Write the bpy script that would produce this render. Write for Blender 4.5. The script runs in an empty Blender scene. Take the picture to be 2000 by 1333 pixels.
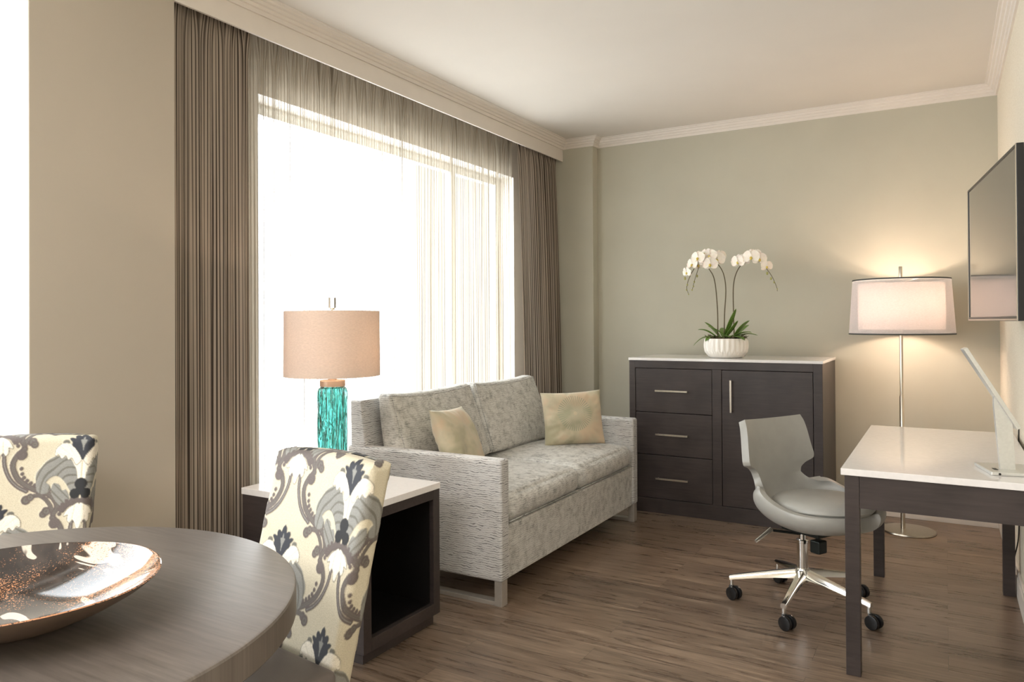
import bpy, bmesh, math, random
import numpy as np
from mathutils import Vector, Matrix

D = bpy.data
C = bpy.context.scene.collection
SC = bpy.context.scene
PI = math.pi
rnd = random.Random(7)
rng = np.random.RandomState(11)

# ------------------------------------------------------------------ camera
YAW, PIT, ROL, FPX = 0.52743299, 0.00733151, -0.00604478, 1451.734
fw = Vector((-math.sin(YAW)*math.cos(PIT), math.cos(YAW)*math.cos(PIT), math.sin(PIT)))
r0 = Vector((math.cos(YAW), math.sin(YAW), 0)); u0 = r0.cross(fw)
rt = r0*math.cos(ROL) + u0*math.sin(ROL); up = -r0*math.sin(ROL) + u0*math.cos(ROL)
cam = D.objects.new('camera', D.cameras.new('camera')); C.objects.link(cam)
M = Matrix((rt, up, -fw)).transposed().to_4x4(); M.translation = Vector((0, 0, 1.3))
cam.matrix_world = M
cam.data.sensor_width = 36; cam.data.lens = FPX/2000*36; cam.data.shift_y = -46.05/2000
cam.data.clip_start = 0.03
SC.camera = cam

# ------------------------------------------------------------------ world, light, exposure
SKY_STRENGTH = 6.8
wd = D.worlds.new('daylight'); SC.world = wd; wd.use_nodes = True
bg = wd.node_tree.nodes['Background']
bg.inputs[0].default_value = (0.95, 0.975, 1.0, 1); bg.inputs[1].default_value = SKY_STRENGTH
SC.view_settings.view_transform = 'Standard'; SC.view_settings.look = 'None'
SC.view_settings.gamma = 1; SC.view_settings.use_curve_mapping = False
SC.view_settings.exposure = 0.5

def area(name, loc, rot, sx, sy, power, col=(1, 1, 1), portal=False):
    l = D.lights.new(name, 'AREA'); l.shape = 'RECTANGLE'; l.size = sx; l.size_y = sy
    l.energy = power; l.color = col
    o = D.objects.new(name, l); C.objects.link(o); o.location = loc; o.rotation_euler = rot
    if portal: l.cycles.is_portal = True
    return o
# daylight portals just outside the two windows of the left wall (they only guide the sky light in)
area('window_portal_a', (-3.25, 3.9, 1.38), (0, -PI/2, 0), 2.2, 2.8, 1, portal=True)
area('window_portal_b', (-3.25, -0.4, 1.38), (0, -PI/2, 0), 2.2, 3.6, 1, portal=True)
# fill light added below the ceiling, out of view behind the camera
area('ceiling_fill_light', (-1.2, -1.6, 2.74), (0, 0, 0), 2.0, 2.0, 95, (1.0, 0.98, 0.985))

# ------------------------------------------------------------------ materials
def lin(c):
    return tuple(((x/255)/12.92 if x/255 <= 0.04045 else ((x/255+0.055)/1.055)**2.4) for x in c) + (1,)

class NT:
    def __init__(s, name):
        s.m = D.materials.new(name); s.m.use_nodes = True
        s.t = s.m.node_tree; s.p = s.t.nodes['Principled BSDF']; s.o = s.t.nodes['Material Output']
    def n(s, typ, **kw):
        x = s.t.nodes.new(typ)
        for k, v in kw.items():
            if k.startswith('i_'):
                key = k[2:]
                key = int(key) if key.isdigit() else key.replace('_', ' ')
                x.inputs[key].default_value = v
            else: setattr(x, k, v)
        return x
    def l(s, a, ao, b, bi): s.t.links.new(a.outputs[ao], b.inputs[bi])
    def coords(s, kind='Object', scale=(1, 1, 1), rot=(0, 0, 0)):
        tc = s.n('ShaderNodeTexCoord'); mp = s.n('ShaderNodeMapping')
        mp.inputs['Scale'].default_value = scale; mp.inputs['Rotation'].default_value = rot
        s.l(tc, kind, mp, 'Vector'); return mp
    def ramp(s, src, out, stops, interp='LINEAR'):
        r = s.n('ShaderNodeValToRGB'); r.color_ramp.interpolation = interp
        e = r.color_ramp.elements
        while len(e) < len(stops): e.new(0.5)
        for i, (pos, c) in enumerate(stops): e[i].position = pos; e[i].color = c
        s.l(src, out, r, 'Fac'); return r
    def bump(s, src, out, strength=0.3, dist=0.002):
        b = s.n('ShaderNodeBump'); b.inputs['Strength'].default_value = strength; b.inputs['Distance'].default_value = dist
        s.l(src, out, b, 'Height'); s.l(b, 'Normal', s.p, 'Normal'); return b

def g(v): return (v, v, v, 1)
def simple(name, col, rough=0.5, metal=0.0, noise=0.0, nscale=8, bump=0.0, bscale=200, spec=0.5, kind='Object', nvec=(1,1,1)):
    t = NT(name); c = lin(col)
    t.p.inputs['Base Color'].default_value = c
    t.p.inputs['Roughness'].default_value = rough; t.p.inputs['Metallic'].default_value = metal
    t.p.inputs['Specular IOR Level'].default_value = spec
    mp = t.coords(kind, nvec)
    if noise:
        nz = t.n('ShaderNodeTexNoise', i_Scale=nscale, i_Detail=5.0); t.l(mp, 0, nz, 'Vector')
        r = t.ramp(nz, 'Fac', [(0.3, tuple(x*(1-noise) for x in c[:3])+(1,)), (0.7, tuple(min(1, x*(1+noise)) for x in c[:3])+(1,))])
        t.l(r, 'Color', t.p, 'Base Color')
    if bump:
        nb = t.n('ShaderNodeTexNoise', i_Scale=bscale, i_Detail=3.0); t.l(mp, 0, nb, 'Vector')
        t.bump(nb, 'Fac', bump, 0.001)
    return t.m

M_back = simple('wall_paint_sage', (186, 183, 167), 0.85, noise=0.03, nscale=3, bump=0.08, bscale=250)
M_pillar = simple('wall_paint_taupe', (174, 165, 151), 0.85, noise=0.02, nscale=2, bump=0.08, bscale=250)
M_white = simple('trim_paint', (218, 211, 202), 0.45, noise=0.02)
M_ceil = simple('ceiling_paint', (210, 204, 195), 0.9, noise=0.02, nscale=2)
M_quartz = simple('white_quartz', (232, 229, 227), 0.10, noise=0.03, nscale=60)
M_chrome = simple('chrome', (235, 235, 232), 0.07, 1.0, noise=0.02)
M_nickel = simple('brushed_nickel', (200, 192, 178), 0.28, 1.0, noise=0.06, nscale=80, nvec=(1, 1, 0.05))
M_cap = simple('champagne_cap', (214, 186, 162), 0.4, 0.25, noise=0.03)
M_steel = simple('sofa_steel', (186, 180, 172), 0.4, 0.55, noise=0.05, nscale=60)
M_alu = simple('aluminium', (218, 218, 213), 0.38, 0.6, noise=0.04, nscale=100)
M_blackp = simple('black_plastic', (22, 22, 23), 0.35, noise=0.1, nscale=40)
M_darkmetal = simple('dark_metal', (40, 44, 42), 0.4, 0.6, noise=0.1)
M_leather = simple('grey_leather', (160, 159, 153), 0.36, noise=0.05, nscale=14, bump=0.15, bscale=500)
M_seatleather = simple('taupe_leather', (98, 90, 86), 0.45, noise=0.06, nscale=20, bump=0.2, bscale=400)
M_wrap = simple('lamp_black_trim', (60, 64, 62), 0.6, noise=0.05)
M_ceramic = simple('white_ceramic', (240, 236, 228), 0.30, noise=0.02)
M_petal = simple('orchid_petal', (250, 240, 228), 0.5, noise=0.04, nscale=60)
M_petal.node_tree.nodes['Principled BSDF'].inputs['Subsurface Weight'].default_value = 0.15
M_petal.node_tree.nodes['Principled BSDF'].inputs['Subsurface Scale'].default_value = 0.01
M_lip = simple('orchid_lip', (214, 190, 90), 0.5, noise=0.2, nscale=90)
M_stem = simple('orchid_stem', (92, 80, 56), 0.6, noise=0.2, nscale=60)
M_bud = simple('orchid_bud', (160, 158, 96), 0.5, noise=0.15, nscale=60)
M_moss = simple('moss', (88, 72, 50), 0.95, noise=0.5, nscale=120, bump=0.8, bscale=300)
M_dleaf = simple('driftwood_trim', (92, 86, 62), 0.8, noise=0.3, nscale=90)
M_cord = simple('cord_rubber', (40, 36, 32), 0.5, noise=0.1)
M_wood_leg = simple('dark_leg_wood', (48, 40, 36), 0.4, noise=0.15, nscale=20)
M_outside = simple('neighbour_wall', (100, 95, 89), 0.9, noise=0.1, nscale=1)

def leafmat():
    t = NT('orchid_leaf'); mp = t.coords('UV')
    w = t.n('ShaderNodeTexNoise', i_Scale=6.0); t.l(mp, 0, w, 'Vector')
    r = t.ramp(w, 'Fac', [(0.3, lin((58, 96, 40))), (0.7, lin((128, 158, 72)))])
    t.l(r, 'Color', t.p, 'Base Color'); t.p.inputs['Roughness'].default_value = 0.35
    return t.m
M_leaf = leafmat()

def espresso(name, rot=(0, 0, 0), k=1.0):
    t = NT(name); mp = t.coords('Object', (2.0, 26, 26), rot)
    nz = t.n('ShaderNodeTexNoise', i_Scale=3.0, i_Detail=8.0, i_Roughness=0.65); t.l(mp, 0, nz, 'Vector')
    big = t.n('ShaderNodeTexNoise', i_Scale=5.0, i_Detail=2.0)
    mp2 = t.coords('Object'); t.l(mp2, 0, big, 'Vector')
    mx = t.n('ShaderNodeMath', operation='ADD'); t.l(nz, 'Fac', mx, 0); t.l(big, 'Fac', mx, 1)
    mh = t.n('ShaderNodeMath', operation='MULTIPLY', i_1=0.5); t.l(mx, 0, mh, 0)
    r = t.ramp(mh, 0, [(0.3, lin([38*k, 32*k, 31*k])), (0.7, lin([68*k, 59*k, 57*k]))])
    t.l(r, 'Color', t.p, 'Base Color'); t.p.inputs['Roughness'].default_value = 0.42
    t.bump(nz, 'Fac', 0.05, 0.001)
    return t.m
M_esp = espresso('espresso_wood'); M_espv = espresso('espresso_wood_upright', (0, PI/2, 0))
M_espshade = espresso('espresso_painted_shade', k=0.38)  # darkened copy of the espresso wood, shade put into the colour

def floor_mat():
    t = NT('vinyl_plank_floor')
    tc = t.n('ShaderNodeTexCoord')
    br = t.n('ShaderNodeTexBrick', i_Scale=1.0, i_Mortar_Size=0.0008, i_Mortar_Smooth=0.3, i_Bias=0.0, i_Brick_Width=1.22, i_Row_Height=0.152)
    br.offset = 0.37; br.offset_frequency = 2
    br.inputs['Color1'].default_value = g(0.0); br.inputs['Color2'].default_value = g(1.0); br.inputs['Mortar'].default_value = g(0.5)
    t.l(tc, 'Object', br, 'Vector')
    # shift grain per plank
    sep = t.n('ShaderNodeSeparateXYZ'); t.l(tc, 'Object', sep, 0)
    bw = t.n('ShaderNodeRGBToBW'); t.l(br, 'Color', bw, 0)
    mul = t.n('ShaderNodeMath', operation='MULTIPLY', i_1=37.0); t.l(bw, 0, mul, 0)
    comb = t.n('ShaderNodeCombineXYZ'); t.l(sep, 0, comb, 0); t.l(sep, 1, comb, 1); t.l(mul, 0, comb, 2)
    mp = t.n('ShaderNodeMapping'); mp.inputs['Scale'].default_value = (1.3, 15, 1); t.l(comb, 0, mp, 0)
    dn = t.n('ShaderNodeTexNoise', i_Scale=1.1, i_Detail=3.0); t.l(mp, 0, dn, 'Vector')
    n1 = t.n('ShaderNodeTexNoise', i_Scale=1.6, i_Detail=9.0, i_Roughness=0.68, i_Distortion=1.4); t.l(mp, 0, n1, 'Vector')
    mp3 = t.n('ShaderNodeMapping'); mp3.inputs['Scale'].default_value = (3.0, 120, 1); t.l(comb, 0, mp3, 0)
    n2 = t.n('ShaderNodeTexNoise', i_Scale=1.5, i_Detail=4.0); t.l(mp3, 0, n2, 'Vector')
    r1 = t.ramp(n1, 'Fac', [(0.25, lin((60, 47, 38))), (0.40, lin((104, 86, 71))), (0.6, lin((140, 120, 102))), (0.8, lin((174, 153, 132)))])
    r2 = t.ramp(n2, 'Fac', [(0.3, g(0.72)), (0.62, g(1.05))])
    m1 = t.n('ShaderNodeMix', data_type='RGBA', blend_type='MULTIPLY'); m1.inputs['Factor'].default_value = 0.75
    t.l(r1, 'Color', m1, 6); t.l(r2, 'Color', m1, 7)
    rp = t.ramp(bw, 0, [(0.0, g(0.80)), (1.0, g(1.08))])
    m2 = t.n('ShaderNodeMix', data_type='RGBA', blend_type='MULTIPLY'); m2.inputs['Factor'].default_value = 1.0
    t.l(m1, 2, m2, 6); t.l(rp, 'Color', m2, 7)
    m3 = t.n('ShaderNodeMix', data_type='RGBA', blend_type='MIX'); t.l(br, 'Fac', m3, 0)
    t.l(m2, 2, m3, 6); m3.inputs[7].default_value = lin((70, 58, 48))
    t.l(m3, 2, t.p, 'Base Color')
    rr = t.ramp(n1, 'Fac', [(0.3, g(0.24)), (0.7, g(0.36))]); t.l(rr, 'Color', t.p, 'Roughness')
    t.bump(n2, 'Fac', 0.12, 0.001)
    return t.m
M_floor = floor_mat()

def wallpaper():
    t = NT('woven_wallpaper'); mp = t.coords('Object', (1, 40, 260))
    n1 = t.n('ShaderNodeTexNoise', i_Scale=1.0, i_Detail=4.0); t.l(mp, 0, n1, 'Vector')
    r = t.ramp(n1, 'Fac', [(0.3, lin((214, 204, 184))), (0.7, lin((229, 221, 204)))])
    t.l(r, 'Color', t.p, 'Base Color'); t.p.inputs['Roughness'].default_value = 0.7
    t.bump(n1, 'Fac', 0.3, 0.001); return t.m
M_paper = wallpaper()

def crushed(name, horiz=1.0, c0=(112, 108, 98), c1=(188, 183, 172)):
    """crinkled velvet: short wavy dark ribs and blotchy nap"""
    t = NT(name)
    mp = t.coords('Object', (9, 9, 105))
    dis = t.n('ShaderNodeTexNoise', i_Scale=9.0, i_Detail=2.0); mo = t.coords('Object'); t.l(mo, 0, dis, 'Vector')
    sc = t.n('ShaderNodeVectorMath', operation='SCALE'); sc.inputs['Scale'].default_value = 2.4; t.l(dis, 'Color', sc, 0)
    add = t.n('ShaderNodeVectorMath', operation='ADD'); t.l(mp, 0, add, 0); t.l(sc, 0, add, 1)
    n1 = t.n('ShaderNodeTexNoise', i_Scale=1.5, i_Detail=3.0, i_Roughness=0.6); t.l(add, 0, n1, 'Vector')
    blot = t.n('ShaderNodeTexNoise', i_Scale=22.0, i_Detail=9.0, i_Roughness=0.8); t.l(mo, 0, blot, 'Vector')
    mid = tuple((a+b)/2 for a, b in zip(c0, c1))
    wv = t.n('ShaderNodeTexWave', wave_type='BANDS', bands_direction='Z', i_Scale=31.0, i_Distortion=8.0, i_Detail=3.0, i_Detail_Scale=0.8)
    t.l(mo, 0, wv, 'Vector')
    mul = t.n('ShaderNodeMath', operation='MULTIPLY_ADD', i_1=0.62, i_2=0.0); t.l(wv, 'Fac', mul, 0)
    ad2 = t.n('ShaderNodeMath', operation='ADD'); t.l(mul, 0, ad2, 0); t.l(n1, 'Fac', ad2, 1)
    hf = t.n('ShaderNodeMath', operation='MULTIPLY', i_1=0.62); t.l(ad2, 0, hf, 0)
    r1 = t.ramp(hf, 0, [(0.27, lin(c0)), (0.41, lin(c1))])
    r2 = t.ramp(blot, 'Fac', [(0.36, lin(tuple(x*0.75 for x in c0))), (0.43, lin(mid)), (0.56, lin(c1))])
    mx = t.n('ShaderNodeMix', data_type='RGBA', blend_type='MIX'); mx.inputs['Factor'].default_value = horiz
    t.l(r2, 'Color', mx, 6); t.l(r1, 'Color', mx, 7); t.l(mx, 2, t.p, 'Base Color')
    t.p.inputs['Roughness'].default_value = 0.5
    t.p.inputs['Sheen Weight'].default_value = 0.35; t.p.inputs['Sheen Roughness'].default_value = 0.4
    t.bump(hf, 0, 0.45, 0.002)
    return t.m
M_velv = crushed('crinkle_velvet_side', 0.9, (92, 91, 90), (196, 195, 193))
M_velv2 = crushed('crinkle_velvet_nap', 0.40, (104, 103, 99), (208, 207, 202))

def stripe_cloth(name, dark, light, transp=(0, 0), transl=0.3, freq=430.0, period=0.017):
    """vertical stripes along the cloth's own width (UV u in metres)"""
    t = NT(name); t.t.nodes.remove(t.p)
    uv = t.n('ShaderNodeUVMap'); sep = t.n('ShaderNodeSeparateXYZ'); t.l(uv, 0, sep, 0)
    mz = t.n('ShaderNodeMath', operation='MULTIPLY', i_1=0.15); t.l(sep, 1, mz, 0)
    comb = t.n('ShaderNodeCombineXYZ'); t.l(sep, 0, comb, 0); t.l(mz, 0, comb, 1)
    n1 = t.n('ShaderNodeTexNoise', i_Scale=freq/4, i_Detail=1.5, i_Roughness=0.6)
    mp = t.n('ShaderNodeMapping'); mp.inputs['Scale'].default_value = (1, 0.02, 1); t.l(comb, 0, mp, 0)
    t.l(mp, 0, n1, 'Vector')
    mu = t.n('ShaderNodeMath', operation='MULTIPLY', i_1=2*PI/period); t.l(sep, 0, mu, 0)
    sn = t.n('ShaderNodeMath', operation='SINE'); t.l(mu, 0, sn, 0)
    ma = t.n('ShaderNodeMath', operation='MULTIPLY_ADD', i_1=0.16, i_2=0.0); t.l(sn, 0, ma, 0)
    sm = t.n('ShaderNodeMath', operation='ADD'); t.l(n1, 'Fac', sm, 0); t.l(ma, 0, sm, 1)
    s1 = t.ramp(sm, 0, [(0.32, g(0)), (0.54, g(1))])
    col = t.n('ShaderNodeMix', data_type='RGBA'); t.l(s1, 'Color', col, 0)
    col.inputs[6].default_value = lin(dark); col.inputs[7].default_value = lin(light)
    df = t.n('ShaderNodeBsdfDiffuse'); tl = t.n('ShaderNodeBsdfTranslucent'); tr = t.n('ShaderNodeBsdfTransparent')
    t.l(col, 2, df, 'Color'); t.l(col, 2, tl, 'Color')
    m1 = t.n('ShaderNodeMixShader'); m1.inputs[0].default_value = transl; t.l(df, 0, m1, 1); t.l(tl, 0, m1, 2)
    if transp[1] > 0:
        rm = t.n('ShaderNodeMapRange'); t.l(s1, 'Color', rm, 0)
        rm.inputs[3].default_value = transp[0]; rm.inputs[4].default_value = transp[1]
        m2 = t.n('ShaderNodeMixShader'); t.l(rm, 0, m2, 0); t.l(m1, 0, m2, 1); t.l(tr, 0, m2, 2)
        t.l(m2, 0, t.o, 'Surface')
    else: t.l(m1, 0, t.o, 'Surface')
    return t.m
M_drape = stripe_cloth('striped_drape', (66, 58, 52), (160, 148, 135), transl=0.1, freq=620)
M_sheer = stripe_cloth('striped_sheer', (128, 118, 102), (200, 191, 174), transp=(0.16, 0.60), transl=0.45, freq=620)

def glassmat(name, col, rough=0.0, ior=1.45):
    t = NT(name); t.p.inputs['Base Color'].default_value = col
    t.p.inputs['Transmission Weight'].default_value = 1; t.p.inputs['Roughness'].default_value = rough
    t.p.inputs['IOR'].default_value = ior; return t
gt = glassmat('teal_glass', (0.28, 0.66, 0.62, 1), 0.02)
mpg = gt.coords('Object', (75, 75, 5)); ng = gt.n('ShaderNodeTexNoise', i_Scale=1.0, i_Detail=2.0); gt.l(mpg, 0, ng, 'Vector')
gt.bump(ng, 'Fac', 0.5, 0.004); M_teal = gt.m
M_clear = glassmat('clear_acrylic', (0.96, 0.97, 0.98, 1)).m
def pane_mat():
    t = NT('window_glass'); t.t.nodes.remove(t.p)
    tr = t.n('ShaderNodeBsdfTransparent'); gl = t.n('ShaderNodeBsdfGlossy', i_Roughness=0.02)
    tr.inputs[0].default_value = (0.97, 0.98, 0.98, 1)
    m = t.n('ShaderNodeMixShader'); m.inputs[0].default_value = 0.04
    t.l(tr, 0, m, 1); t.l(gl, 0, m, 2); t.l(m, 0, t.o, 'Surface'); return t.m
M_pane = pane_mat()

def shade_mat(name, col, transl=0.5, transp=0.0, weave=True):
    t = NT(name); t.t.nodes.remove(t.p)
    mp = t.coords('Object', (90, 90, 420)); n1 = t.n('ShaderNodeTexNoise', i_Scale=1.0, i_Detail=3.0); t.l(mp, 0, n1, 'Vector')
    c = lin(col); r = t.ramp(n1, 'Fac', [(0.3, tuple(x*0.86 for x in c[:3])+(1,)), (0.7, c)])
    df = t.n('ShaderNodeBsdfDiffuse'); tl = t.n('ShaderNodeBsdfTranslucent'); t.l(r, 'Color', df, 0); t.l(r, 'Color', tl, 0)
    m = t.n('ShaderNodeMixShader'); m.inputs[0].default_value = transl; t.l(df, 0, m, 1); t.l(tl, 0, m, 2); last = m
    if transp:
        tr = t.n('ShaderNodeBsdfTransparent'); m2 = t.n('ShaderNodeMixShader'); m2.inputs[0].default_value = transp
        t.l(m, 0, m2, 1); t.l(tr, 0, m2, 2); last = m2
    t.l(last, 0, t.o, 'Surface'); return t.m
M_linen = shade_mat('linen_shade', (224, 210, 198), 0.42)
M_inner = shade_mat('white_inner_shade', (214, 200, 192), 0.20)
M_organza = shade_mat('organza_shade', (230, 230, 234), 0.4, 0.40)

def bulb_mat(s):
    t = NT('lit_bulb'); t.p.inputs['Emission Color'].default_value = (1.0, 0.72, 0.45, 1)
    t.p.inputs['Emission Strength'].default_value = s; return t.m
M_bulb = bulb_mat(6)

def tabletop_mat():
    t = NT('greyed_oak_top'); mp = t.coords('Object', (5, 90, 1), (0, 0, math.radians(12)))
    n1 = t.n('ShaderNodeTexNoise', i_Scale=1.2, i_Detail=7.0, i_Roughness=0.6); t.l(mp, 0, n1, 'Vector')
    r = t.ramp(n1, 'Fac', [(0.3, lin((84, 77, 71))), (0.7, lin((106, 98, 91)))])
    t.l(r, 'Color', t.p, 'Base Color'); t.p.inputs['Roughness'].default_value = 0.36
    t.bump(n1, 'Fac', 0.12, 0.001); return t.m
M_top = tabletop_mat()

def bowl_in():
    t = NT('glazed_bowl_inside'); mp = t.coords('Object')
    mps = t.coords('Object', (1, 2.2, 1), (0, 0, 0.7)); mps.inputs['Location'].default_value = (3.3, 1.7, 0)
    sw = t.n('ShaderNodeTexNoise', i_Scale=5.5, i_Detail=2.0, i_Distortion=1.6); t.l(mps, 0, sw, 'Vector')
    zone = t.n('ShaderNodeTexNoise', i_Scale=6.0, i_Detail=4.0, i_Distortion=0.6); t.l(mp, 0, zone, 'Vector')
    sp = t.n('ShaderNodeTexNoise', i_Scale=330.0, i_Detail=2.0); t.l(mp, 0, sp, 'Vector')
    dp = t.n('ShaderNodeVectorMath', operation='DOT_PRODUCT'); dp.inputs[1].default_value = (0.48, 0.1, 0); t.l(mp, 0, dp, 0)
    zz = t.n('ShaderNodeMath', operation='ADD'); t.l(zone, 'Fac', zz, 0); t.l(dp, 'Value', zz, 1)
    add = t.n('ShaderNodeMath', operation='ADD'); t.l(zz, 0, add, 0); t.l(sp, 'Fac', add, 1)
    spk = t.ramp(add, 0, [(0.97, g(0)), (1.05, g(1))])
    spk.color_ramp.elements[0].position = 0.97
    # ramp positions are clamped to one, so halve the sum first
    hv = t.n('ShaderNodeMath', operation='MULTIPLY', i_1=0.5); t.l(add, 0, hv, 0)
    t.l(hv, 0, spk, 'Fac'); spk.color_ramp.elements[0].position = 0.545; spk.color_ramp.elements[1].position = 0.60
    b = t.ramp(sw, 'Fac', [(0.44, lin((42, 36, 33))), (0.605, lin((62, 54, 49))), (0.615, lin((196, 188, 174))), (0.70, lin((186, 178, 166)))])
    mx = t.n('ShaderNodeMix', data_type='RGBA'); t.l(spk, 'Color', mx, 0); t.l(b, 'Color', mx, 6); mx.inputs[7].default_value = lin((178, 128, 94))
    t.l(mx, 2, t.p, 'Base Color'); t.p.inputs['Roughness'].default_value = 0.07
    return t.m
M_bowlin = bowl_in()
M_bowlout = simple('bronze_glaze', (104, 86, 72), 0.34, 0.35, noise=0.25, nscale=18)

def damask():
    t = NT('damask_velvet'); a = t.n('ShaderNodeVertexColor', layer_name='Pattern')
    nz = t.n('ShaderNodeTexNoise', i_Scale=420.0, i_Detail=3.0); mp = t.coords('Object'); t.l(mp, 0, nz, 'Vector')
    r = t.ramp(nz, 'Fac', [(0.3, g(0.82)), (0.7, g(1.1))])
    m = t.n('ShaderNodeMix', data_type='RGBA', blend_type='MULTIPLY'); m.inputs['Factor'].default_value = 1
    t.l(a, 'Color', m, 6); t.l(r, 'Color', m, 7); t.l(m, 2, t.p, 'Base Color')
    t.p.inputs['Roughness'].default_value = 0.75; t.p.inputs['Sheen Weight'].default_value = 0.05
    t.bump(nz, 'Fac', 0.4, 0.001); return t.m
M_damask = damask()

def pillow_mat(name, medallion):
    t = NT(name); mp = t.coords('Object')
    n1 = t.n('ShaderNodeTexNoise', i_Scale=7.0, i_Detail=3.0); t.l(mp, 0, n1, 'Vector')
    r = t.ramp(n1, 'Fac', [(0.38, lin((176, 170, 142))), (0.5, lin((198, 188, 162))), (0.62, lin((206, 186, 158)))])
    last = (r, 'Color')
    if medallion:
        sep = t.n('ShaderNodeSeparateXYZ'); t.l(mp, 0, sep, 0)
        cx = t.n('ShaderNodeMath', operation='SUBTRACT', i_1=medallion[0]); t.l(sep, 0, cx, 0)
        cz = t.n('ShaderNodeMath', operation='SUBTRACT', i_1=medallion[1]); t.l(sep, 1, cz, 0)
        an = t.n('ShaderNodeMath', operation='ARCTAN2'); t.l(cz, 0, an, 0); t.l(cx, 0, an, 1)
        cb = t.n('ShaderNodeCombineXYZ'); t.l(cx, 0, cb, 0); t.l(cz, 0, cb, 1)
        ln = t.n('ShaderNodeVectorMath', operation='LENGTH'); t.l(cb, 0, ln, 0)
        f1 = t.n('ShaderNodeMath', operation='MULTIPLY', i_1=46.0); t.l(an, 0, f1, 0)
        sn = t.n('ShaderNodeMath', operation='SINE'); t.l(f1, 0, sn, 0)
        gt1 = t.n('ShaderNodeMath', operation='GREATER_THAN', i_1=0.62); t.l(sn, 0, gt1, 0)
        lt = t.n('ShaderNodeMath', operation='LESS_THAN', i_1=0.112); t.l(ln, 'Value', lt, 0)
        gt2 = t.n('ShaderNodeMath', operation='GREATER_THAN', i_1=0.012); t.l(ln, 'Value', gt2, 0)
        a1 = t.n('ShaderNodeMath', operation='MULTIPLY'); t.l(gt1, 0, a1, 0); t.l(lt, 0, a1, 1)
        a2 = t.n('ShaderNodeMath', operation='MULTIPLY'); t.l(a1, 0, a2, 0); t.l(gt2, 0, a2, 1)
        mx = t.n('ShaderNodeMix', data_type='RGBA'); t.l(a2, 0, mx, 0); t.l(r, 'Color', mx, 6); mx.inputs[7].default_value = lin((150, 160, 140))
        last = (mx, 2)
    t.l(last[0], last[1], t.p, 'Base Color'); t.p.inputs['Roughness'].default_value = 0.45
    t.p.inputs['Sheen Weight'].default_value = 0.2
    w = t.n('ShaderNodeTexNoise', i_Scale=600.0); t.l(mp, 0, w, 'Vector'); t.bump(w, 'Fac', 0.2, 0.001)
    return t.m

def screen_mat():
    t = NT('tv_screen'); t.p.inputs['Base Color'].default_value = lin((70, 67, 62)); t.p.inputs['Roughness'].default_value = 0.09
    t.p.inputs['Specular IOR Level'].default_value = 0.9; return t.m
M_screen = screen_mat()

# ------------------------------------------------------------------ object helpers
def link(name, me, mat=None, parent=None, smooth=False):
    o = D.objects.new(name, me); C.objects.link(o)
    if mat and not me.materials: me.materials.append(mat)
    if parent: o.parent = parent
    if smooth:
        for p in me.polygons: p.use_smooth = True
    return o
def bmobj(name, bm, mat, parent=None, smooth=False):
    me = D.meshes.new(name); bm.normal_update(); bm.to_mesh(me); bm.free()
    return link(name, me, mat, parent, smooth)
def tag(o, label, cat, group=None):
    o['label'] = label; o['category'] = cat
    if group: o['group'] = group
    return o
def thing(name, label, cat, loc, rz=0, group=None):
    o = D.objects.new(name, None); C.objects.link(o); o.empty_display_size = 0.1
    o.location = loc; o.rotation_euler = (0, 0, rz); return tag(o, label, cat, group)
def struct(o): o['kind'] = 'structure'; return o

def addbox(bm, x0, x1, y0, y1, z0, z1, bev=0.0, seg=2):
    vs = [bm.verts.new((x, y, z)) for x in (x0, x1) for y in (y0, y1) for z in (z0, z1)]
    f = [bm.faces.new([vs[i] for i in q]) for q in ((0, 1, 3, 2), (4, 6, 7, 5), (0, 4, 5, 1), (2, 3, 7, 6), (0, 2, 6, 4), (1, 5, 7, 3))]
    if bev:
        es = list({e for q in f for e in q.edges})
        bmesh.ops.bevel(bm, geom=es, offset=bev, segments=seg, profile=0.5, affect='EDGES')
def box(name, b, mat, parent=None, bev=0.0, seg=2, smooth=False):
    bm = bmesh.new(); addbox(bm, *b, bev=bev, seg=seg); bmesh.ops.recalc_face_normals(bm, faces=bm.faces)
    return bmobj(name, bm, mat, parent, smooth)
def boxes(name, bs, mat, parent=None, bev=0.0):
    bm = bmesh.new()
    for b in bs: addbox(bm, *b, bev=bev)
    bmesh.ops.recalc_face_normals(bm, faces=bm.faces)
    return bmobj(name, bm, mat, parent)
def addlathe(bm, prof, n=48, c=(0, 0, 0), rib=None):
    rings = []
    for (r, z) in prof:
        if r < 1e-6: rings.append([bm.verts.new((c[0], c[1], c[2]+z))])
        else:
            rings.append([bm.verts.new((c[0]+(r+(rib(a, z) if rib else 0))*math.cos(a), c[1]+(r+(rib(a, z) if rib else 0))*math.sin(a), c[2]+z))
                          for a in [2*PI*i/n for i in range(n)]])
    for a, b in zip(rings[:-1], rings[1:]):
        for i in range(n):
            j = (i+1) % n
            if len(a) == 1 and len(b) == 1: continue
            if len(a) == 1: bm.faces.new((a[0], b[i], b[j]))
            elif len(b) == 1: bm.faces.new((a[i], b[0], a[j]))
            else: bm.faces.new((a[i], b[i], b[j], a[j]))
def lathe(name, prof, mat, parent=None, n=48, c=(0, 0, 0), smooth=True, rib=None):
    bm = bmesh.new(); addlathe(bm, prof, n, c, rib); bmesh.ops.recalc_face_normals(bm, faces=bm.faces)
    o = bmobj(name, bm, mat, parent, smooth)
    if smooth: sharp(o)
    return o
def sharp(o, deg=35):
    me = o.data; bm = bmesh.new(); bm.from_mesh(me)
    for e in bm.edges:
        if len(e.link_faces) == 2 and e.calc_face_angle(0) > math.radians(deg): e.smooth = False
    bm.to_mesh(me); bm.free()
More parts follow.
